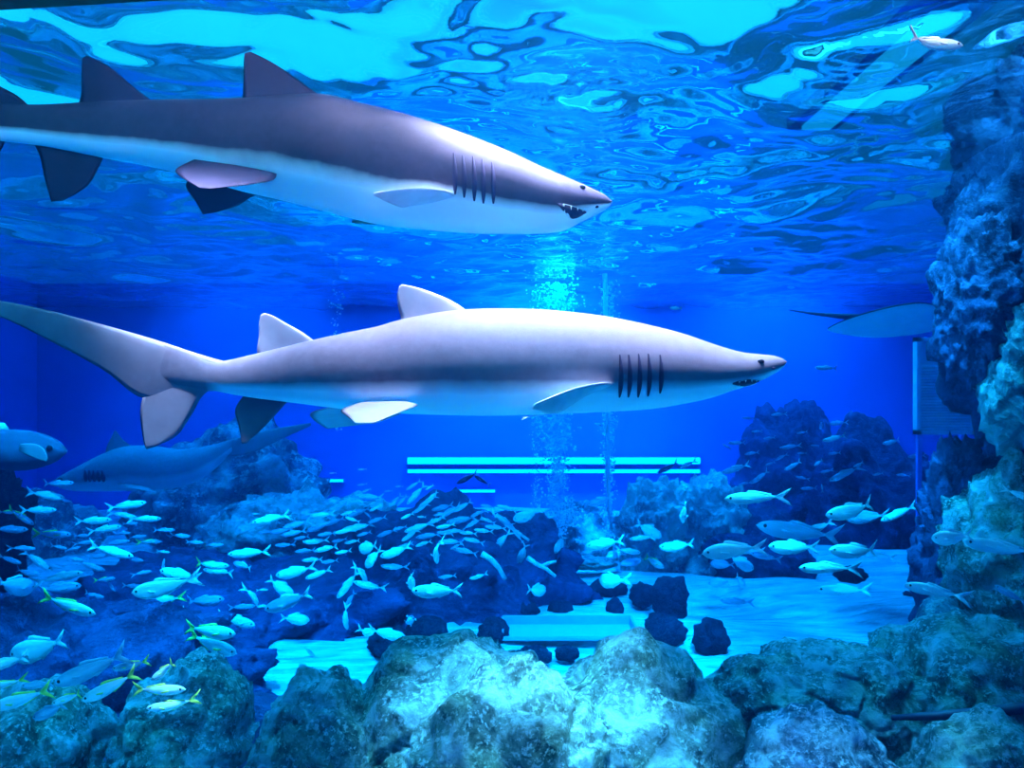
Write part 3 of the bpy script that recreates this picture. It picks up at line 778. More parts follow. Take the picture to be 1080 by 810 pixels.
# ---- far shark, dim in the left background, swimming left
def mirror(tab, c=0): return tab
topF = [(55, 508), (62, 503), (75, 496), (90, 488), (110, 478), (130, 471), (160, 470), (190, 474), (220, 470), (245, 463)]
botF = [(55, 510), (65, 515), (80, 517.5), (110, 518), (150, 517), (190, 514), (220, 500), (245, 476)]
hwF = [(55, 1.0), (90, 0.95), (150, 0.85), (220, 0.5), (245, 0.35)]
depF = [(55, 10.4), (250, 10.5), (330, 10.6)]
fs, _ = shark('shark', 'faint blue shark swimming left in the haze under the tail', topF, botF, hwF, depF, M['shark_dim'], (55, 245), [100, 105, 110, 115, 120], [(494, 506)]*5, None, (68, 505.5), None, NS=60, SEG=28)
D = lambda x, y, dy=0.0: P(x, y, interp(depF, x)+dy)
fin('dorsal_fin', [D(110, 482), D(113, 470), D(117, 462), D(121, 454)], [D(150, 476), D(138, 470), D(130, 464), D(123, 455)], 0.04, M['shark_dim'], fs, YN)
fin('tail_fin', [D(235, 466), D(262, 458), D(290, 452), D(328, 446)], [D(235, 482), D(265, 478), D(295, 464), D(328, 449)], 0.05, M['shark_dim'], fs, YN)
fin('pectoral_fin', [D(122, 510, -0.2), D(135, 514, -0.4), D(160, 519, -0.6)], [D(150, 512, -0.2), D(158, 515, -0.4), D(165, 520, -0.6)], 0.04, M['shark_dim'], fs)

# ------------------------------------------------------------------ ray
def ray():
    d = 8.2
    org = P(935, 345, d)
    o = empty('stingray', org); tag(o, 'pale bellied stingray gliding beside the dark cliff', 'ray')
    def disc(name, mat, z_off, th, sx=1.0):
        V, Fc = [], []
        NU, NV = 44, 12
        for j in range(NV+1):
            rr = j/NV
            for i in range(NU):
                a = 2*math.pi*i/NU
                # diamond disc: x along the body, y across the wings
                ex = 0.62*math.copysign(abs(math.cos(a))**1.25, math.cos(a)); ey = 0.85*math.copysign(abs(math.sin(a))**1.35, math.sin(a))
                x, y = ex*rr, ey*rr
                z = 0.10*abs(y) + th*(1-rr*rr)
                V.append(Vector((x*sx, y*0.8, z+z_off - 0.13*y)))
        for j in range(NV):
            for i in range(NU):
                i2 = (i+1) % NU
                Fc.append((j*NU+i, j*NU+i2, (j+1)*NU+i2, (j+1)*NU+i))
        return mesh_obj(name, V, Fc, mat, o)
    disc('back', M['ray_back'], 0.0, 0.13)
    disc('belly', M['ray'], -0.012, -0.09)
    tp = [P(905, 335, d)-org, P(880, 333, d)-org, P(860, 331, d)-org, P(832, 327, d)-org]
    V, Fc = tube(tp, [0.04, 0.026, 0.018, 0.006], 10); mesh_obj('tail', V, Fc, M['ray_back'], o)
ray()

# ------------------------------------------------------------------ fish
PROF = {'slim': 0.100, 'jack': 0.135, 'deep': 0.190}
def spine(x, bend):                                             # lateral bend of the body toward the tail
    t = max(0.0, 0.15-x); return bend*t*t*1.9
def fish_body(kind, bend, whole):
    h0 = PROF[kind]; n, seg = 18, 14
    V, Fc, G = [], [], []
    for i in range(n):
        u = i/(n-1)                                             # 0 nose .. 1 tail root
        x = 0.5-0.82*u
        h = h0*(math.sin(math.pi*min(1, u**0.72*0.985))**0.92*0.98 + 0.02) if u < 0.97 else h0*0.15
        h = max(h, h0*0.13 if u > 0.5 else h0*0.03)
        w = h*0.46 if u < 0.7 else h*0.46*(1-0.3*(u-0.7)/0.3)
        zc = -0.02*math.sin(math.pi*u)*h0/0.15
        for k in range(seg):
            th = 2*math.pi*k/seg
            V.append((x, spine(x, bend)+w*math.cos(th), zc+h*math.sin(th))); G.append(math.sin(th))
    for i in range(n-1):
        for k in range(seg):
            k2 = (k+1) % seg
            Fc.append((i*seg+k, (i+1)*seg+k, (i+1)*seg+k2, i*seg+k2))
    Fc.append(tuple(range(seg))); Fc.append(tuple((n-1)*seg+k for k in range(seg))[::-1])
    return V, Fc, G
def fin_plate(pts, bend, t=0.006):
    """thin closed fin from an (x, z) outline (fan from its first point), following the bend"""
    n = len(pts); V = []
    for sg in (1, -1):
        for k, (x, z) in enumerate(pts): V.append((x, spine(x, bend)+sg*(t if k == 0 else t*0.45), z))
    Fc = []
    for k in range(1, n-1): Fc.append((0, k, k+1)); Fc.append((n, n+k+1, n+k))
    for k in range(n):
        k2 = (k+1) % n; Fc.append((k, n+k, n+k2, k2))
    return V, Fc
def fish_fins(kind):
    h = PROF[kind]
    tail = [(-0.28, 0.0), (-0.33, 0.022), (-0.41, 0.075+h*0.1), (-0.51, 0.135+h*0.2), (-0.455, 0.065), (-0.395, 0.0), (-0.455, -0.065), (-0.51, -0.135-h*0.2), (-0.41, -0.075-h*0.1), (-0.33, -0.022)]
    dorsal = [(0.0, h*0.60), (0.15, h*0.70), (0.10, h*1.14), (0.02, h*1.12), (-0.10, h*0.82), (-0.24, h*0.52), (-0.24, h*0.20)]
    anal = [(-0.08, -h*0.55), (0.02, -h*0.80), (-0.03, -h*1.10), (-0.10, -h*0.86), (-0.24, -h*0.48), (-0.24, -h*0.2)]
    return tail, dorsal, anal
_cache = {}
def me_from(key, V, Fc, G, mats):
    me = bpy.data.meshes.new(key); me.from_pydata(V, [], Fc); me.update()
    me.polygons.foreach_set('use_smooth', [True]*len(me.polygons))
    if G is not None:
        at = me.attributes.new('girth', 'FLOAT', 'POINT'); at.data.foreach_set('value', G)
    me.materials.append(mats); return me
def fish_meshes(kind, bend, col, tailc, whole):
    key = (kind, bend, col, tailc, whole)
    if key in _cache: return _cache[key]
    V, Fc, G = fish_body(kind, bend, whole)
    tl, do, an = fish_fins(kind)
    parts = {}
    if whole:
        for p in (tl, do, an):
            v2, f2 = fin_plate(p, bend); b = len(V); V += v2; Fc += [tuple(i+b for i in f) for f in f2]; G += [0.2]*len(v2)
    else:
        tm = M['tail_'+tailc]; fm = tm if tailc == 'yellow' else M['tail_silver' if col == 'silver' else 'tail_'+tailc]
        for nm, p, m_ in (('tail_fin', tl, tm), ('dorsal_fin', do, fm), ('anal_fin', an, fm)):
            v2, f2 = fin_plate(p, bend); parts[nm] = me_from(nm, v2, f2, None, m_)
        h = PROF[kind]
        for sg in (1, -1):
            bm = bmesh.new(); bmesh.ops.create_uvsphere(bm, u_segments=10, v_segments=6, radius=0.021)
            for v in bm.verts: v.co = Vector((v.co.x+0.405, v.co.y*0.5+sg*h*0.28, v.co.z+h*0.10))
            me = bpy.data.meshes.new('eye'); bm.to_mesh(me); bm.free(); me.materials.append(M['eye']); parts['eye%d' % sg] = me
        for sg in (1, -1):
            v2, f2 = [], []
            y0 = sg*h*0.43
            q = [(0.22, y0, -h*0.15), (0.20, y0+sg*0.012, -h*0.02), (0.07, y0+sg*0.05, -h*0.20), (0.10, y0+sg*0.04, -h*0.45)]
            b = len(v2); v2 += q + [(x, y+sg*0.008, z) for x, y, z in q]
            f2 += [(b, b+1, b+2, b+3), (b+7, b+6, b+5, b+4)] + [(b+k, b+4+k, b+4+(k+1) % 4, b+(k+1) % 4) for k in range(4)]
            parts['pectoral_fin%d' % sg] = me_from('pectoral_fin', v2, f2, None, fm)
    body = me_from('fish', V, Fc, G, M[{'silver': 'silver', 'blue': 'dimfish', 'dark': 'darkfish', 'pink': 'pinkfish'}[col]])
    _cache[key] = (body, parts); return _cache[key]

frnd = random.Random(9)
def fish(px, py, ln, ang, yaw=0.0, kind='slim', col='silver', tailc='silver', label=None, group=None, d=None, bend=None, whole=None):
    if bend is None: bend = frnd.choice((0.0, 0.0, 0.35, -0.35))
    if whole is None: whole = ln < 19
    body, parts = fish_meshes(kind, bend, col, tailc, whole)
    ca = max(math.cos(math.radians(yaw)), 0.35)
    real = 0.36 if ln >= 22 else 0.26
    if d is None: d = max(3.4, min(7.4 if px < 520 else 8.8, real*F/(ln/ca)))+frnd.uniform(-0.25, 0.25)
    sc = ln/ca*d/F
    a, y = math.radians(ang), math.radians(yaw)
    X = Vector((math.cos(y)*math.cos(a), math.sin(y), math.cos(y)*math.sin(a)))
    hint = Vector((0, 0, 1)) if abs(X.z) < 0.8 else Vector((1, -0.4, 0))
    Y = hint.cross(X).normalized(); Z = X.cross(Y)
    mat = Matrix((X, Y, Z)).transposed().to_4x4()
    o = bpy.data.objects.new('fish', body); COL.objects.link(o)
    o.matrix_world = Matrix.Translation(P(px, py, d)) @ mat @ Matrix.Scale(sc, 4)
    tag(o, label, 'fish', group)
    for nm, me in parts.items():
        c = bpy.data.objects.new(nm.rstrip('-1'), me); COL.objects.link(c); c.parent = o
    return o

#@FISH
FISH = [
# upper right corner
(983, 46, 66, -3, 0, 'slim', 'silver', 'silver', 'lone white fish at the top right just under the surface'),
# upper left school, drifting right
(60, 510, 33, 2, 10, 'slim', 'blue', 'blue', 'faint slender fish topmost of the left school'),
(48, 522, 40, -10, 5, 'slim', 'silver', 'silver', 'slender fish with tail raised, second from the top of the left school'),
(40, 538, 38, 0, 5, 'slim', 'silver', 'silver', 'level slender fish at the left, just above a dim slanting fish'),
(22, 544, 30, -45, 20, 'slim', 'blue', 'yellow', 'dim greenish fish slanting steeply down near the left edge'),
(10, 558, 38, -2, 5, 'slim', 'blue', 'blue', 'slender fish half cut by the left edge of the frame'),
(55, 563, 38, -4, 10, 'slim', 'blue', 'yellow', 'slender fish with dull yellow tail at upper left'),
(133, 533, 42, 8, 5, 'slim', 'silver', 'silver', 'slender fish with head raised, highest of the group near the faint shark'),
(130, 543, 28, -15, 10, 'slim', 'silver', 'silver', 'short slender fish overlapping a longer one under the faint shark'),
(153, 547, 32, -2, 10, 'slim', 'silver', 'silver', 'long slender fish leading its overlapping neighbour under the faint shark'),
(98, 549, 38, 2, 5, 'slim', 'silver', 'silver', 'bright level fish in the middle of the upper left school'),
(110, 558, 36, 9, 5, 'slim', 'silver', 'silver', 'slender fish rising slightly directly below a brighter level one'),
(137, 552, 17, 2, 0, 'slim', 'blue', 'blue', 'tiny dim fish below the overlapping pair at upper left'),
(44, 571, 10, -40, 0, 'slim', 'silver', 'silver', 'tiny bright fish pointing down at upper left'),
(76, 579, 19, 15, 0, 'slim', 'blue', 'blue', 'small dim fish left of the brightest fish at left'),
(117, 581, 48, -16, 5, 'slim', 'silver', 'silver', 'brightest whitish fish of the upper left school, nose down'),
(123, 572, 26, 4, 10, 'slim', 'blue', 'blue', 'dim fish right above the brightest fish at left'),
(103, 587, 24, 8, 10, 'slim', 'blue', 'blue', 'dim fish right below the brightest fish at left'),
(158, 571, 24, -3, 10, 'slim', 'blue', 'yellow', 'yellowish fish right of the brightest fish at left'),
(173, 559, 22, -2, 10, 'slim', 'blue', 'blue', 'dim blue fish in front of the hazy boulder pile'),
(172, 582, 15, -5, 0, 'slim', 'silver', 'silver', 'small pale fish above the dim upright one at left'),
(39, 591, 38, -35, 5, 'slim', 'silver', 'silver', 'pale fish diving steeply to the right above a striped one at left'),
(64, 608, 46, 10, 5, 'slim', 'silver', 'silver', 'striped pale fish with raised head under the diving one at left'),
(96, 597, 30, -22, 10, 'slim', 'blue', 'blue', 'blurred blue fish behind the striped pale one'),
(62, 620, 44, 4, 10, 'jack', 'blue', 'blue', 'dim blue deep fish below the striped pale one'),
(110, 611, 22, 4, 10, 'slim', 'blue', 'yellow', 'small yellowish fish right of the striped pale one'),
(117, 618, 16, -50, 0, 'slim', 'blue', 'yellow', 'small yellow tinged fish hanging nose down at left'),
(16, 617, 22, -60, 65, 'deep', 'blue', 'blue', 'roundish dim fish seen end on near the left edge'),
(172, 598, 18, 85, 10, 'slim', 'blue', 'blue', 'dim fish standing upright behind the large left fish'),
# lower left foreground
(72, 638, 62, -19, 0, 'slim', 'silver', 'yellow', 'large yellow tailed fish heading down right at left'),
(113, 645, 34, 178, 5, 'slim', 'silver', 'yellow', 'yellow tailed fish nose to nose with a larger one'),
(68, 652, 20, -5, 10, 'slim', 'silver', 'silver', 'small fish left of a pair below the large yellow tailed fish'),
(81, 657, 20, 20, 10, 'slim', 'blue', 'blue', 'small fish right of a pair below the large yellow tailed fish'),
(33, 641, 40, 12, 15, 'jack', 'blue', 'blue', 'blurred blue fish behind the large yellow tailed one'),
(4, 633, 34, -25, 5, 'slim', 'silver', 'silver', 'pale fish cut by the left edge, nose down'),
(34, 658, 26, 15, 20, 'slim', 'blue', 'silver', 'mottled dim fish above the deep pale fish at left'),
(2, 667, 22, 10, 10, 'jack', 'silver', 'yellow', 'yellow backed fish at the left edge'),
(40, 683, 66, 197, 5, 'deep', 'silver', 'silver', 'deep bodied pale fish with tall forked tail at lower left'),
(6, 699, 54, 196, 5, 'slim', 'silver', 'silver', 'long fish under the deep bodied one, cut by the left edge'),
(96, 705, 92, 204, 5, 'slim', 'blue', 'blue', 'largest blue grey fish at lower left, seen from below'),
(114, 684, 30, -35, 10, 'deep', 'silver', 'silver', 'short deep fish with raised tail above the large blue grey one'),
(110, 664, 36, 200, 10, 'slim', 'blue', 'yellow', 'dim green tinged fish above the short deep one'),
(156, 683, 24, 230, 10, 'slim', 'silver', 'silver', 'thin fish slanting steeply above the boulder at left'),
(93, 683, 16, 190, 10, 'slim', 'silver', 'silver', 'small fish tail left of the short deep fish'),
(116, 724, 68, 207, 0, 'slim', 'silver', 'yellow', 'long silver fish with yellow tail diving left over the boulders'),
(73, 735, 40, 202, 0, 'slim', 'silver', 'yellow', 'shorter silver fish with yellow tail behind the long diving one'),
(22, 737, 70, 197, 0, 'slim', 'silver', 'yellow', 'yellow tailed fish in the lowest left corner of the school'),
(4, 722, 40, 192, 5, 'slim', 'silver', 'yellow', 'fish cut by the left edge above the lowest yellow tailed one'),
(138, 701, 44, 194, 5, 'slim', 'blue', 'yellow', 'dim fish beside the nose of the pale slanting one over the boulders'),
(174, 706, 40, 218, 5, 'slim', 'silver', 'yellow', 'pale slanting fish over the rounded boulder'),
(168, 727, 56, 0, 0, 'slim', 'silver', 'yellow', 'level silver fish with yellow tail facing right over the boulders'),
(180, 744, 52, 187, 0, 'slim', 'silver', 'yellow', 'lowest fish over the rounded boulder, facing left'),
(40, 722, 40, 188, 10, 'slim', 'blue', 'blue', 'dim blue fish above the lowest yellow tailed one'),
(52, 750, 44, 205, 10, 'jack', 'blue', 'blue', 'shadowy blue fish at the very bottom of the left school'),
# left centre group
(172, 619, 68, 191, 0, 'jack', 'silver', 'silver', 'biggest pale fish of the left centre group, facing left'),
(190, 606, 46, 170, 5, 'jack', 'silver', 'silver', 'pale fish with drooping tail above the biggest one of the group'),
(172, 633, 40, 185, 5, 'jack', 'silver', 'yellow', 'pale fish right under the biggest one of the group'),
(222, 596, 40, -2, 0, 'slim', 'silver', 'yellow', 'slender yellow tailed fish facing right above the dark mound'),
(232, 602, 36, 176, 0, 'slim', 'silver', 'silver', 'slender fish facing left crossing a yellow tailed one'),
(215, 634, 42, 6, 5, 'jack', 'blue', 'blue', 'dull blue fish alone in the centre of the left group'),
(205, 651, 32, -32, 10, 'deep', 'silver', 'silver', 'deep fish with forked tail raised, above two parallel fish'),
(178, 655, 30, 10, 5, 'jack', 'silver', 'silver', 'small fork tailed fish rising right at left centre'),
(222, 665, 54, -8, 0, 'jack', 'silver', 'yellow', 'upper of two parallel yellow tailed fish facing right'),
(224, 679, 56, -22, 0, 'jack', 'silver', 'yellow', 'lower of two parallel yellow tailed fish diving right'),
(191, 673, 18, 0, 20, 'slim', 'silver', 'yellow', 'small yellowish fish behind the two parallel ones'),
(249, 654, 42, -15, 0, 'jack', 'silver', 'silver', 'plump fish facing right apart from the parallel pair'),
(268, 629, 27, -85, 40, 'slim', 'silver', 'silver', 'fish hanging nose down with pointed tail up at left centre'),
(277, 622, 12, 0, 0, 'slim', 'silver', 'silver', 'tiny forked tail fish beside the hanging one'),
(255, 640, 28, 2, 10, 'slim', 'blue', 'blue', 'dim fish left of the foot of the hanging one'),
(278, 639, 16, 190, 10, 'slim', 'silver', 'silver', 'small fish right of the foot of the hanging one'),
(296, 619, 32, -38, 10, 'deep', 'silver', 'silver', 'deep fish with upright tail crossing a bluish one'),
(304, 634, 54, 200, 0, 'jack', 'blue', 'silver', 'bluish fish with broad tail crossing a deep one'),
(311, 652, 30, -14, 15, 'deep', 'silver', 'silver', 'stubby round fish with tail up, below the bluish one'),
(263, 583, 46, 184, 0, 'slim', 'silver', 'silver', 'slender fish facing left above the dark mound'),
(257, 596, 24, 170, 10, 'jack', 'pink', 'silver', 'small pinkish fish under the slender left facing one'),
(311, 603, 42, 191, 0, 'jack', 'silver', 'silver', 'bright plump fish facing left over the mound edge'),
(336, 605, 30, 200, 0, 'slim', 'silver', 'silver', 'slim fish close behind the bright plump one'),
(286, 547, 42, 192, 0, 'slim', 'silver', 'silver', 'brightest fish at the left end of the dense school'),
(326, 687, 16, -50, 20, 'slim', 'pink', 'pink', 'faint small fish low over the left sand'),
(277, 688, 14, 40, 20, 'slim', 'blue', 'blue', 'faint dark fish low over the left sand'),
# around the dark arched mound
(388, 577, 25, 200, 40, 'deep', 'silver', 'silver', 'roundish pale fish, upper of a curled pair'),
(392, 589, 26, 235, 20, 'deep', 'silver', 'silver', 'roundish pale fish, lower of a curled pair'),
(417, 582, 34, 197, 0, 'jack', 'silver', 'silver', 'bright fish facing left, right of the curled pair'),
(416, 598, 30, 176, 5, 'slim', 'blue', 'blue', 'dim blue fish under the bright one by the curled pair'),
(383, 605, 24, -80, 40, 'jack', 'silver', 'silver', 'fish standing tail up below the curled pair'),
(367, 616, 38, 232, 0, 'slim', 'silver', 'silver', 'slanted fish diving left down the mound face'),
(390, 618, 36, 165, 0, 'slim', 'silver', 'silver', 'slender fish with tail pointing down right'),
(369, 632, 22, 235, 15, 'slim', 'blue', 'blue', 'dim small fish above the hanging one'),
(364, 653, 28, -88, 30, 'slim', 'silver', 'silver', 'slender fish hanging head down near the sand'),
(390, 668, 30, -28, 15, 'deep', 'silver', 'silver', 'deep fork tailed fish behind the one by the black stones'),
(408, 668, 42, -12, 0, 'jack', 'silver', 'silver', 'pale fish with tall tail right above the black stones'),
(459, 581, 32, -86, 45, 'jack', 'silver', 'silver', 'head on fish with tail straight up before the dark mound'),
(432, 612, 20, -70, 55, 'deep', 'silver', 'silver', 'small oval fish seen end on before the dark mound'),
(461, 623, 54, 180, 0, 'jack', 'silver', 'silver', 'largest fish before the dark mound, facing left'),
(472, 608, 20, 188, 5, 'slim', 'blue', 'blue', 'dim fish above the largest one before the dark mound'),
# centre, near the bubbles
(556, 543, 32, 200, 5, 'deep', 'silver', 'silver', 'pale fish left of the bubble curtain, facing left'),
(528, 571, 27, 240, 25, 'jack', 'silver', 'silver', 'pale fish tilted nose down left of the bubbles'),
(551, 584, 26, 252, 25, 'jack', 'silver', 'silver', 'pale fish nose down over the branches'),
(601, 545, 18, -80, 40, 'deep', 'pink', 'pink', 'small pinkish fish in the bubble curtain'),
(591, 573, 26, 245, 20, 'jack', 'silver', 'silver', 'fish diving in the lower bubble curtain'),
(566, 622, 22, -20, 50, 'deep', 'silver', 'silver', 'roundish pale fish above the stones left of the hose'),
(633, 528, 28, 200, 15, 'jack', 'pink', 'silver', 'grey pink fish behind the upper hose'),
(638, 573, 42, 188, 0, 'jack', 'pink', 'silver', 'lavender fish crossing the hose, facing left'),
(662, 581, 28, -10, 5, 'slim', 'silver', 'silver', 'thin fish with forked tail just right of the hose'),
(662, 593, 30, 4, 10, 'jack', 'pink', 'pink', 'violet fish over the plate coral'),
(644, 612, 22, 200, 58, 'deep', 'silver', 'silver', 'round pale fish over the flat dark slab'),
(684, 559, 32, -30, 5, 'deep', 'silver', 'silver', 'pale fish with long forked tail before the cyan reef'),
(677, 567, 26, 188, 5, 'slim', 'silver', 'silver', 'fish right under the long fork tailed one'),
(715, 576, 40, 182, 0, 'jack', 'silver', 'silver', 'spindle shaped fish facing left before the pale reef block'),
(689, 592, 28, -32, 10, 'jack', 'silver', 'yellow', 'yellowish fish diving right above the stone pile'),
(721, 541, 20, -85, 55, 'deep', 'silver', 'silver', 'small oval fish end on before the pale reef block'),
# right group
(796, 524, 64, 184, 0, 'slim', 'silver', 'silver', 'large silver fish facing left, highest of the right group'),
(899, 538, 58, 191, 0, 'jack', 'silver', 'silver', 'large silver fish before a blue one at right'),
(915, 545, 46, 186, 5, 'jack', 'blue', 'blue', 'blue fish shaded behind the large silver one at right'),
(948, 541, 42, 203, 0, 'slim', 'silver', 'silver', 'slim fish with raised tail nearest the right pillar'),
(862, 557, 40, 203, 0, 'slim', 'silver', 'silver', 'small slim fish over the long blue one'),
(843, 560, 92, 172, 0, 'slim', 'blue', 'blue', 'long blue striped fish curving under a small slim one'),
(772, 579, 64, 189, 0, 'jack', 'silver', 'silver', 'silver fish leading a tight cluster right of the reef block'),
(837, 577, 54, 178, 0, 'jack', 'silver', 'silver', 'level silver fish in the middle of the right group'),
(790, 580, 32, 176, 10, 'jack', 'silver', 'silver', 'pale fish behind the tail of the cluster leader'),
(808, 587, 34, 168, 5, 'slim', 'blue', 'blue', 'blue slim fish at the right end of the tight cluster'),
(782, 593, 32, -32, 10, 'deep', 'silver', 'silver', 'deep pale fish diving right at the bottom of the cluster'),
(762, 595, 24, 180, 20, 'deep', 'blue', 'blue', 'blue deep fish at the lower left of the cluster'),
(759, 614, 22, 195, 30, 'deep', 'silver', 'silver', 'left one of two round fish over the sand edge'),
(781, 613, 20, -50, 30, 'deep', 'silver', 'silver', 'right one of two round fish over the sand edge'),
(903, 581, 58, 178, 0, 'jack', 'silver', 'silver', 'large silver fish with tall dorsal fin, facing left at right'),
(924, 585, 36, 176, 10, 'slim', 'silver', 'silver', 'fish hidden behind the tail of the large dorsal finned one'),
(872, 598, 60, 182, 0, 'slim', 'silver', 'silver', 'slender fish just above the right sand, facing left'),
(890, 622, 58, 180, 5, 'slim', 'silver', 'silver', 'lowest fish skimming the right sand'),
(984, 622, 62, 170, 0, 'slim', 'silver', 'silver', 'silver fish before the blue block, tail pointing to the boulder'),
(1004, 566, 42, 186, 5, 'deep', 'silver', 'silver', 'deep striped fish facing left before the right pillar'),
(1052, 576, 74, 172, 0, 'slim', 'silver', 'silver', 'long fish leaving the frame at the right edge'),
(1068, 580, 50, 178, 5, 'slim', 'blue', 'blue', 'bluish fish overlapping the long one at the right edge'),
(1076, 522, 32, -22, 0, 'slim', 'silver', 'silver', 'fish with upright tail entering at the right edge'),
(1066, 627, 36, 150, 10, 'slim', 'blue', 'blue', 'faint fish over the speckled boulder at the right edge'),
(777, 634, 36, 178, 10, 'slim', 'blue', 'blue', 'faint flat fish resting over the sand at right'),
# right background
(880, 462, 26, 193, 0, 'slim', 'silver', 'silver', 'small bright fish under the two pink fish'),
(884, 446, 18, 185, 0, 'jack', 'pink', 'pink', 'larger of the two pink fish in the right background'),
(866, 448, 11, -80, 30, 'jack', 'pink', 'pink', 'smaller of the two pink fish in the right background'),
(872, 388, 24, 178, 10, 'slim', 'pink', 'pink', 'pale pink fish right of the big shark nose'),
(941, 466, 22, 190, 0, 'slim', 'silver', 'silver', 'small pale fish left of the grille foot'),
(837, 491, 22, 205, 0, 'slim', 'silver', 'silver', 'pale fish slanting up above the right group'),
(863, 488, 11, 215, 0, 'jack', 'silver', 'silver', 'tiny bright fish right of the slanting pale one'),
(891, 499, 36, 208, 5, 'slim', 'blue', 'blue', 'long dim blue fish slanting in the right background'),
(853, 515, 18, 182, 0, 'slim', 'blue', 'blue', 'thin dim fish over the large silver one at right'),
(867, 515, 9, 95, 0, 'slim', 'silver', 'silver', 'tiny upright fish over the right group'),
(952, 501, 14, 175, 0, 'slim', 'blue', 'blue', 'tiny dim fish left of the right pillar top'),
(967, 481, 20, 184, 0, 'slim', 'blue', 'blue', 'dim fish right of the grille foot'),
(776, 494, 32, 198, 5, 'slim', 'blue', 'silver', 'dim fish with bright tail at the left of the back right reef'),
(802, 503, 24, 215, 5, 'slim', 'blue', 'blue', 'dim fish slanting up over the highest right fish'),
(778, 467, 20, 180, 0, 'slim', 'blue', 'blue', 'dim level fish on the back right reef'),
(833, 471, 22, 190, 0, 'slim', 'blue', 'blue', 'dim fish at the centre of the back right reef'),
(767, 471, 12, 150, 0, 'slim', 'blue', 'blue', 'tiny dim fish left of the level one on the back reef'),
(821, 437, 16, 185, 0, 'slim', 'blue', 'blue', 'faint fish high on the back right reef'),
(789, 441, 14, 178, 0, 'slim', 'blue', 'blue', 'faint fish under the shark jaw'),
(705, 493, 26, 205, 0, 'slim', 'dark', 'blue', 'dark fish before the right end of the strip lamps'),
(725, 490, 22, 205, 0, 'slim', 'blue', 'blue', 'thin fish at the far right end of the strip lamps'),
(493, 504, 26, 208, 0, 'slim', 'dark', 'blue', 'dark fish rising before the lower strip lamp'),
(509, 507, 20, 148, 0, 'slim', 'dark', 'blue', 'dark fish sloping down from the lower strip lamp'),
(713, 325, 13, 180, 0, 'jack', 'silver', 'silver', 'lone tiny white spot above the big shark head, built as a fish'),  # fish mesh standing in for a lone white lamp spot
(632, 448, 10, 160, 0, 'jack', 'silver', 'silver', 'tiny bright fish at the hose below the big shark'),
(575, 466, 12, 140, 0, 'slim', 'silver', 'silver', 'tiny fish left of the bubbles below the big shark'),
(566, 471, 12, 130, 0, 'slim', 'blue', 'blue', 'tiny dim fish among the bubbles below the big shark'),
]
for row in FISH:
    x, y, ln, ang, yaw, kind, col, tl, lab = row
    dd = None
    if y > 690 and x < 260: dd = 3.22 + 0.12*frnd.random() + (0.1 if col == 'blue' else 0)
    elif x > 960 and y > 500: dd = 3.9 + 0.2*frnd.random()
    elif col == 'dark': dd = 11.0
    elif ln < 24 and x > 730 and y < 530: dd = 11.0 + frnd.random()
    elif (x, y) == (983, 46): dd = 3.4
    elif (x, y) == (890, 622): dd = 7.2
    elif (x, y) == (843, 560): dd = 6.6
    fish(x, y, ln, ang, yaw, kind, col, tl, lab, None, dd)

# the dense school under the strip lamps: small alike fish seen edge to edge
DENSE_L = [(382,511,10,5),(387,517,11,20),(382,495,9,0),(421,513,9,0),(410,518,9,5),(351,499,7,0),(390,524,29,-2),(378,540,28,18),(340,543,26,5),(313,553,30,15),(337,555,30,22),
 (333,571,26,2),(378,556,32,8),(345,578,26,14),(358,570,16,8),(398,548,20,16),(408,562,22,20),(422,557,14,10),(357,534,22,20),(322,505,12,45),(388,543,10,-40),(372,548,16,-20),
 (300,545,14,8),(310,562,26,10),(296,560,24,8),(328,545,22,12),(352,550,24,18),(364,560,22,10),(345,563,20,10),(322,581,22,6),(300,575,20,2),(362,582,18,12),(372,571,18,12),(330,590,22,5),(348,592,18,8),(318,567,16,10),
 (270,542,8,0),(384,563,16,15),(396,536,14,25),(367,541,16,15),(281,561,18,6),(352,539,14,20)]
DENSE_R = [(417,528,20,45),(424,528,16,45),(439,521,28,47),(436,512,18,32),(452,528,22,30),(444,536,20,30),(453,514,10,30),(467,535,24,15),(475,539,26,30),(488,534,22,30),(487,548,32,9),(500,551,20,30),(442,556,32,18),
 (433,564,22,35),(452,565,26,8),(464,542,14,15),(445,545,10,0),(520,541,12,-60),(533,549,22,-35),(535,536,22,-15),(515,534,16,-10),(523,556,22,-5),(491,581,26,-10),(494,562,18,-3),(481,576,14,30),(476,571,26,0),
 (505,608,20,12),(470,555,20,8),(480,560,22,2),(505,541,18,22),(510,560,20,-8),(460,549,20,20),(430,544,16,25),(456,523,14,40),(470,562,18,-4),(500,570,22,-12),(515,549,16,-20),(540,556,16,-40),(547,566,14,-45),(447,573,18,20),(428,575,16,15)]
for lst, lab, g in ((DENSE_L, 'small slender fish in the dense school before the pale reef slope', 'dense small school, left half'),
                    (DENSE_R, 'small slender fish in the loose school below the strip lamps', 'loose small school below the lamps')):
    for x, y, ln, t in lst:
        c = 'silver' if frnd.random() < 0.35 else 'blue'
        fish(x, y, ln*1.05, 180+t, frnd.uniform(-8, 8), 'slim', c, 'silver' if c == 'silver' else 'blue', lab, g, 7.9+frnd.uniform(-0.5, 0.5), whole=ln < 24)
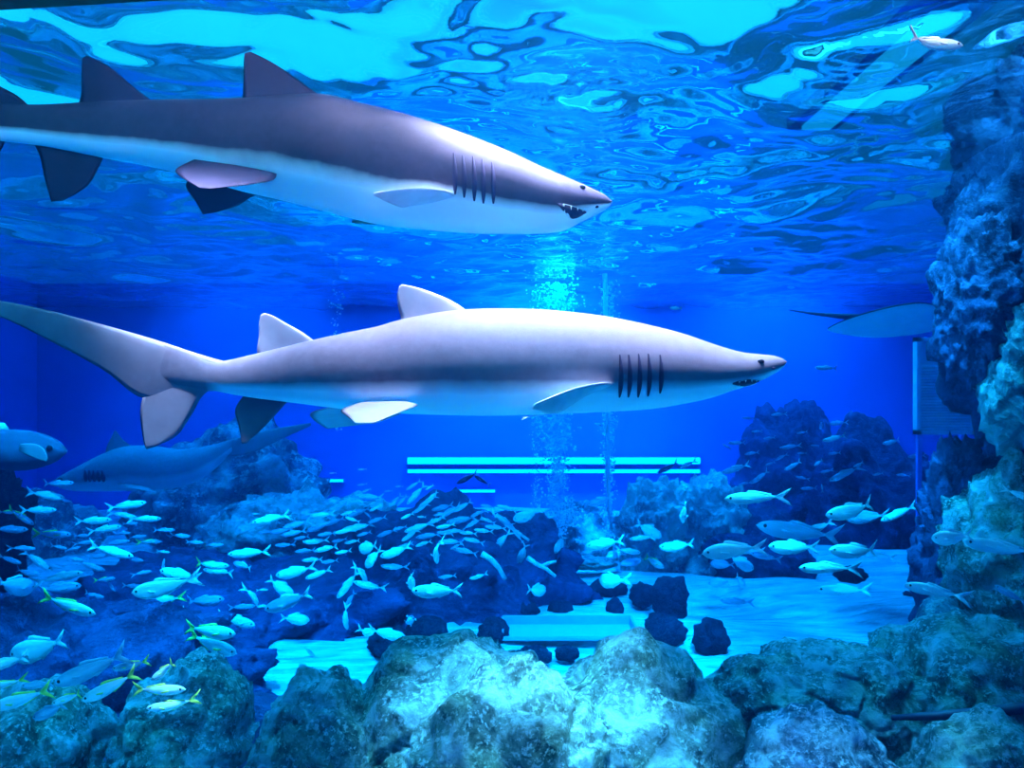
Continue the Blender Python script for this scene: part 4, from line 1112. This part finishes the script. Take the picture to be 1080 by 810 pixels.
# dim specks of fish over the back right reef
for x, y, ln, t in [(812,462,14,5),(846,456,12,10),(793,478,16,8),(824,482,14,30),(846,504,14,-10),(872,497,14,12),(812,489,12,20),(905,490,12,25),(880,478,14,5),(926,500,12,10),(846,478,10,0),(798,455,12,3),(860,470,10,-5),(785,510,14,15)]:
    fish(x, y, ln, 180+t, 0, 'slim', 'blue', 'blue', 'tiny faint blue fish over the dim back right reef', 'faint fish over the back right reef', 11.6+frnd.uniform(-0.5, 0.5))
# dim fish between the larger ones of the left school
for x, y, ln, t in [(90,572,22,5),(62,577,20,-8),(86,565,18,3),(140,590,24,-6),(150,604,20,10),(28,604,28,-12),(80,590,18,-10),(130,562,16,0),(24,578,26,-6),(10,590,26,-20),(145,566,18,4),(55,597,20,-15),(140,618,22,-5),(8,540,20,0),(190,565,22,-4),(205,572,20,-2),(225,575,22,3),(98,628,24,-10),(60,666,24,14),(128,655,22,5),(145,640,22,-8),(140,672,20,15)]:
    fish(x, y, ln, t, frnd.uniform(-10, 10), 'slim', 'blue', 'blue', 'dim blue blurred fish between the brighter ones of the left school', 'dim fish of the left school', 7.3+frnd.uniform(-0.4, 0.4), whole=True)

# grouper half outside the left edge
def grouper():
    d = 5.6
    body, parts = fish_meshes('jack', 0.0, 'dark', 'blue', False)
    o = bpy.data.objects.new('grouper', body); COL.objects.link(o)
    X = Vector((1, 0.1, -0.08)).normalized(); Y = Vector((0, 0, 1)).cross(X).normalized(); Z = X.cross(Y)
    o.matrix_world = Matrix.Translation(P(-15, 470, d)) @ Matrix((X, Y, Z)).transposed().to_4x4() @ Matrix.Scale(1.15, 4)
    tag(o, 'large dim grouper with pale pectoral fin at the left edge', 'fish')
    for nm, me in parts.items():
        if nm.startswith('pectoral_fin'): continue
        c = bpy.data.objects.new(nm.rstrip('-1'), me); COL.objects.link(c); c.parent = o
    inv = o.matrix_world.inverted()
    q = empty('tmp', (0, 0, 0))
    f = fin('pectoral_fin', [P(22, 468, d-0.14), P(36, 468, d-0.2), P(46, 473, d-0.25), P(51, 484, d-0.28)], [P(20, 476, d-0.13), P(28, 480, d-0.2), P(38, 484, d-0.25), P(49, 487, d-0.28)], 0.02, M['fin_mid'], q)
    f.parent = o; f.matrix_parent_inverse = inv; f['label'] = 'pale pectoral fin'
    bpy.data.objects.remove(q)
grouper()
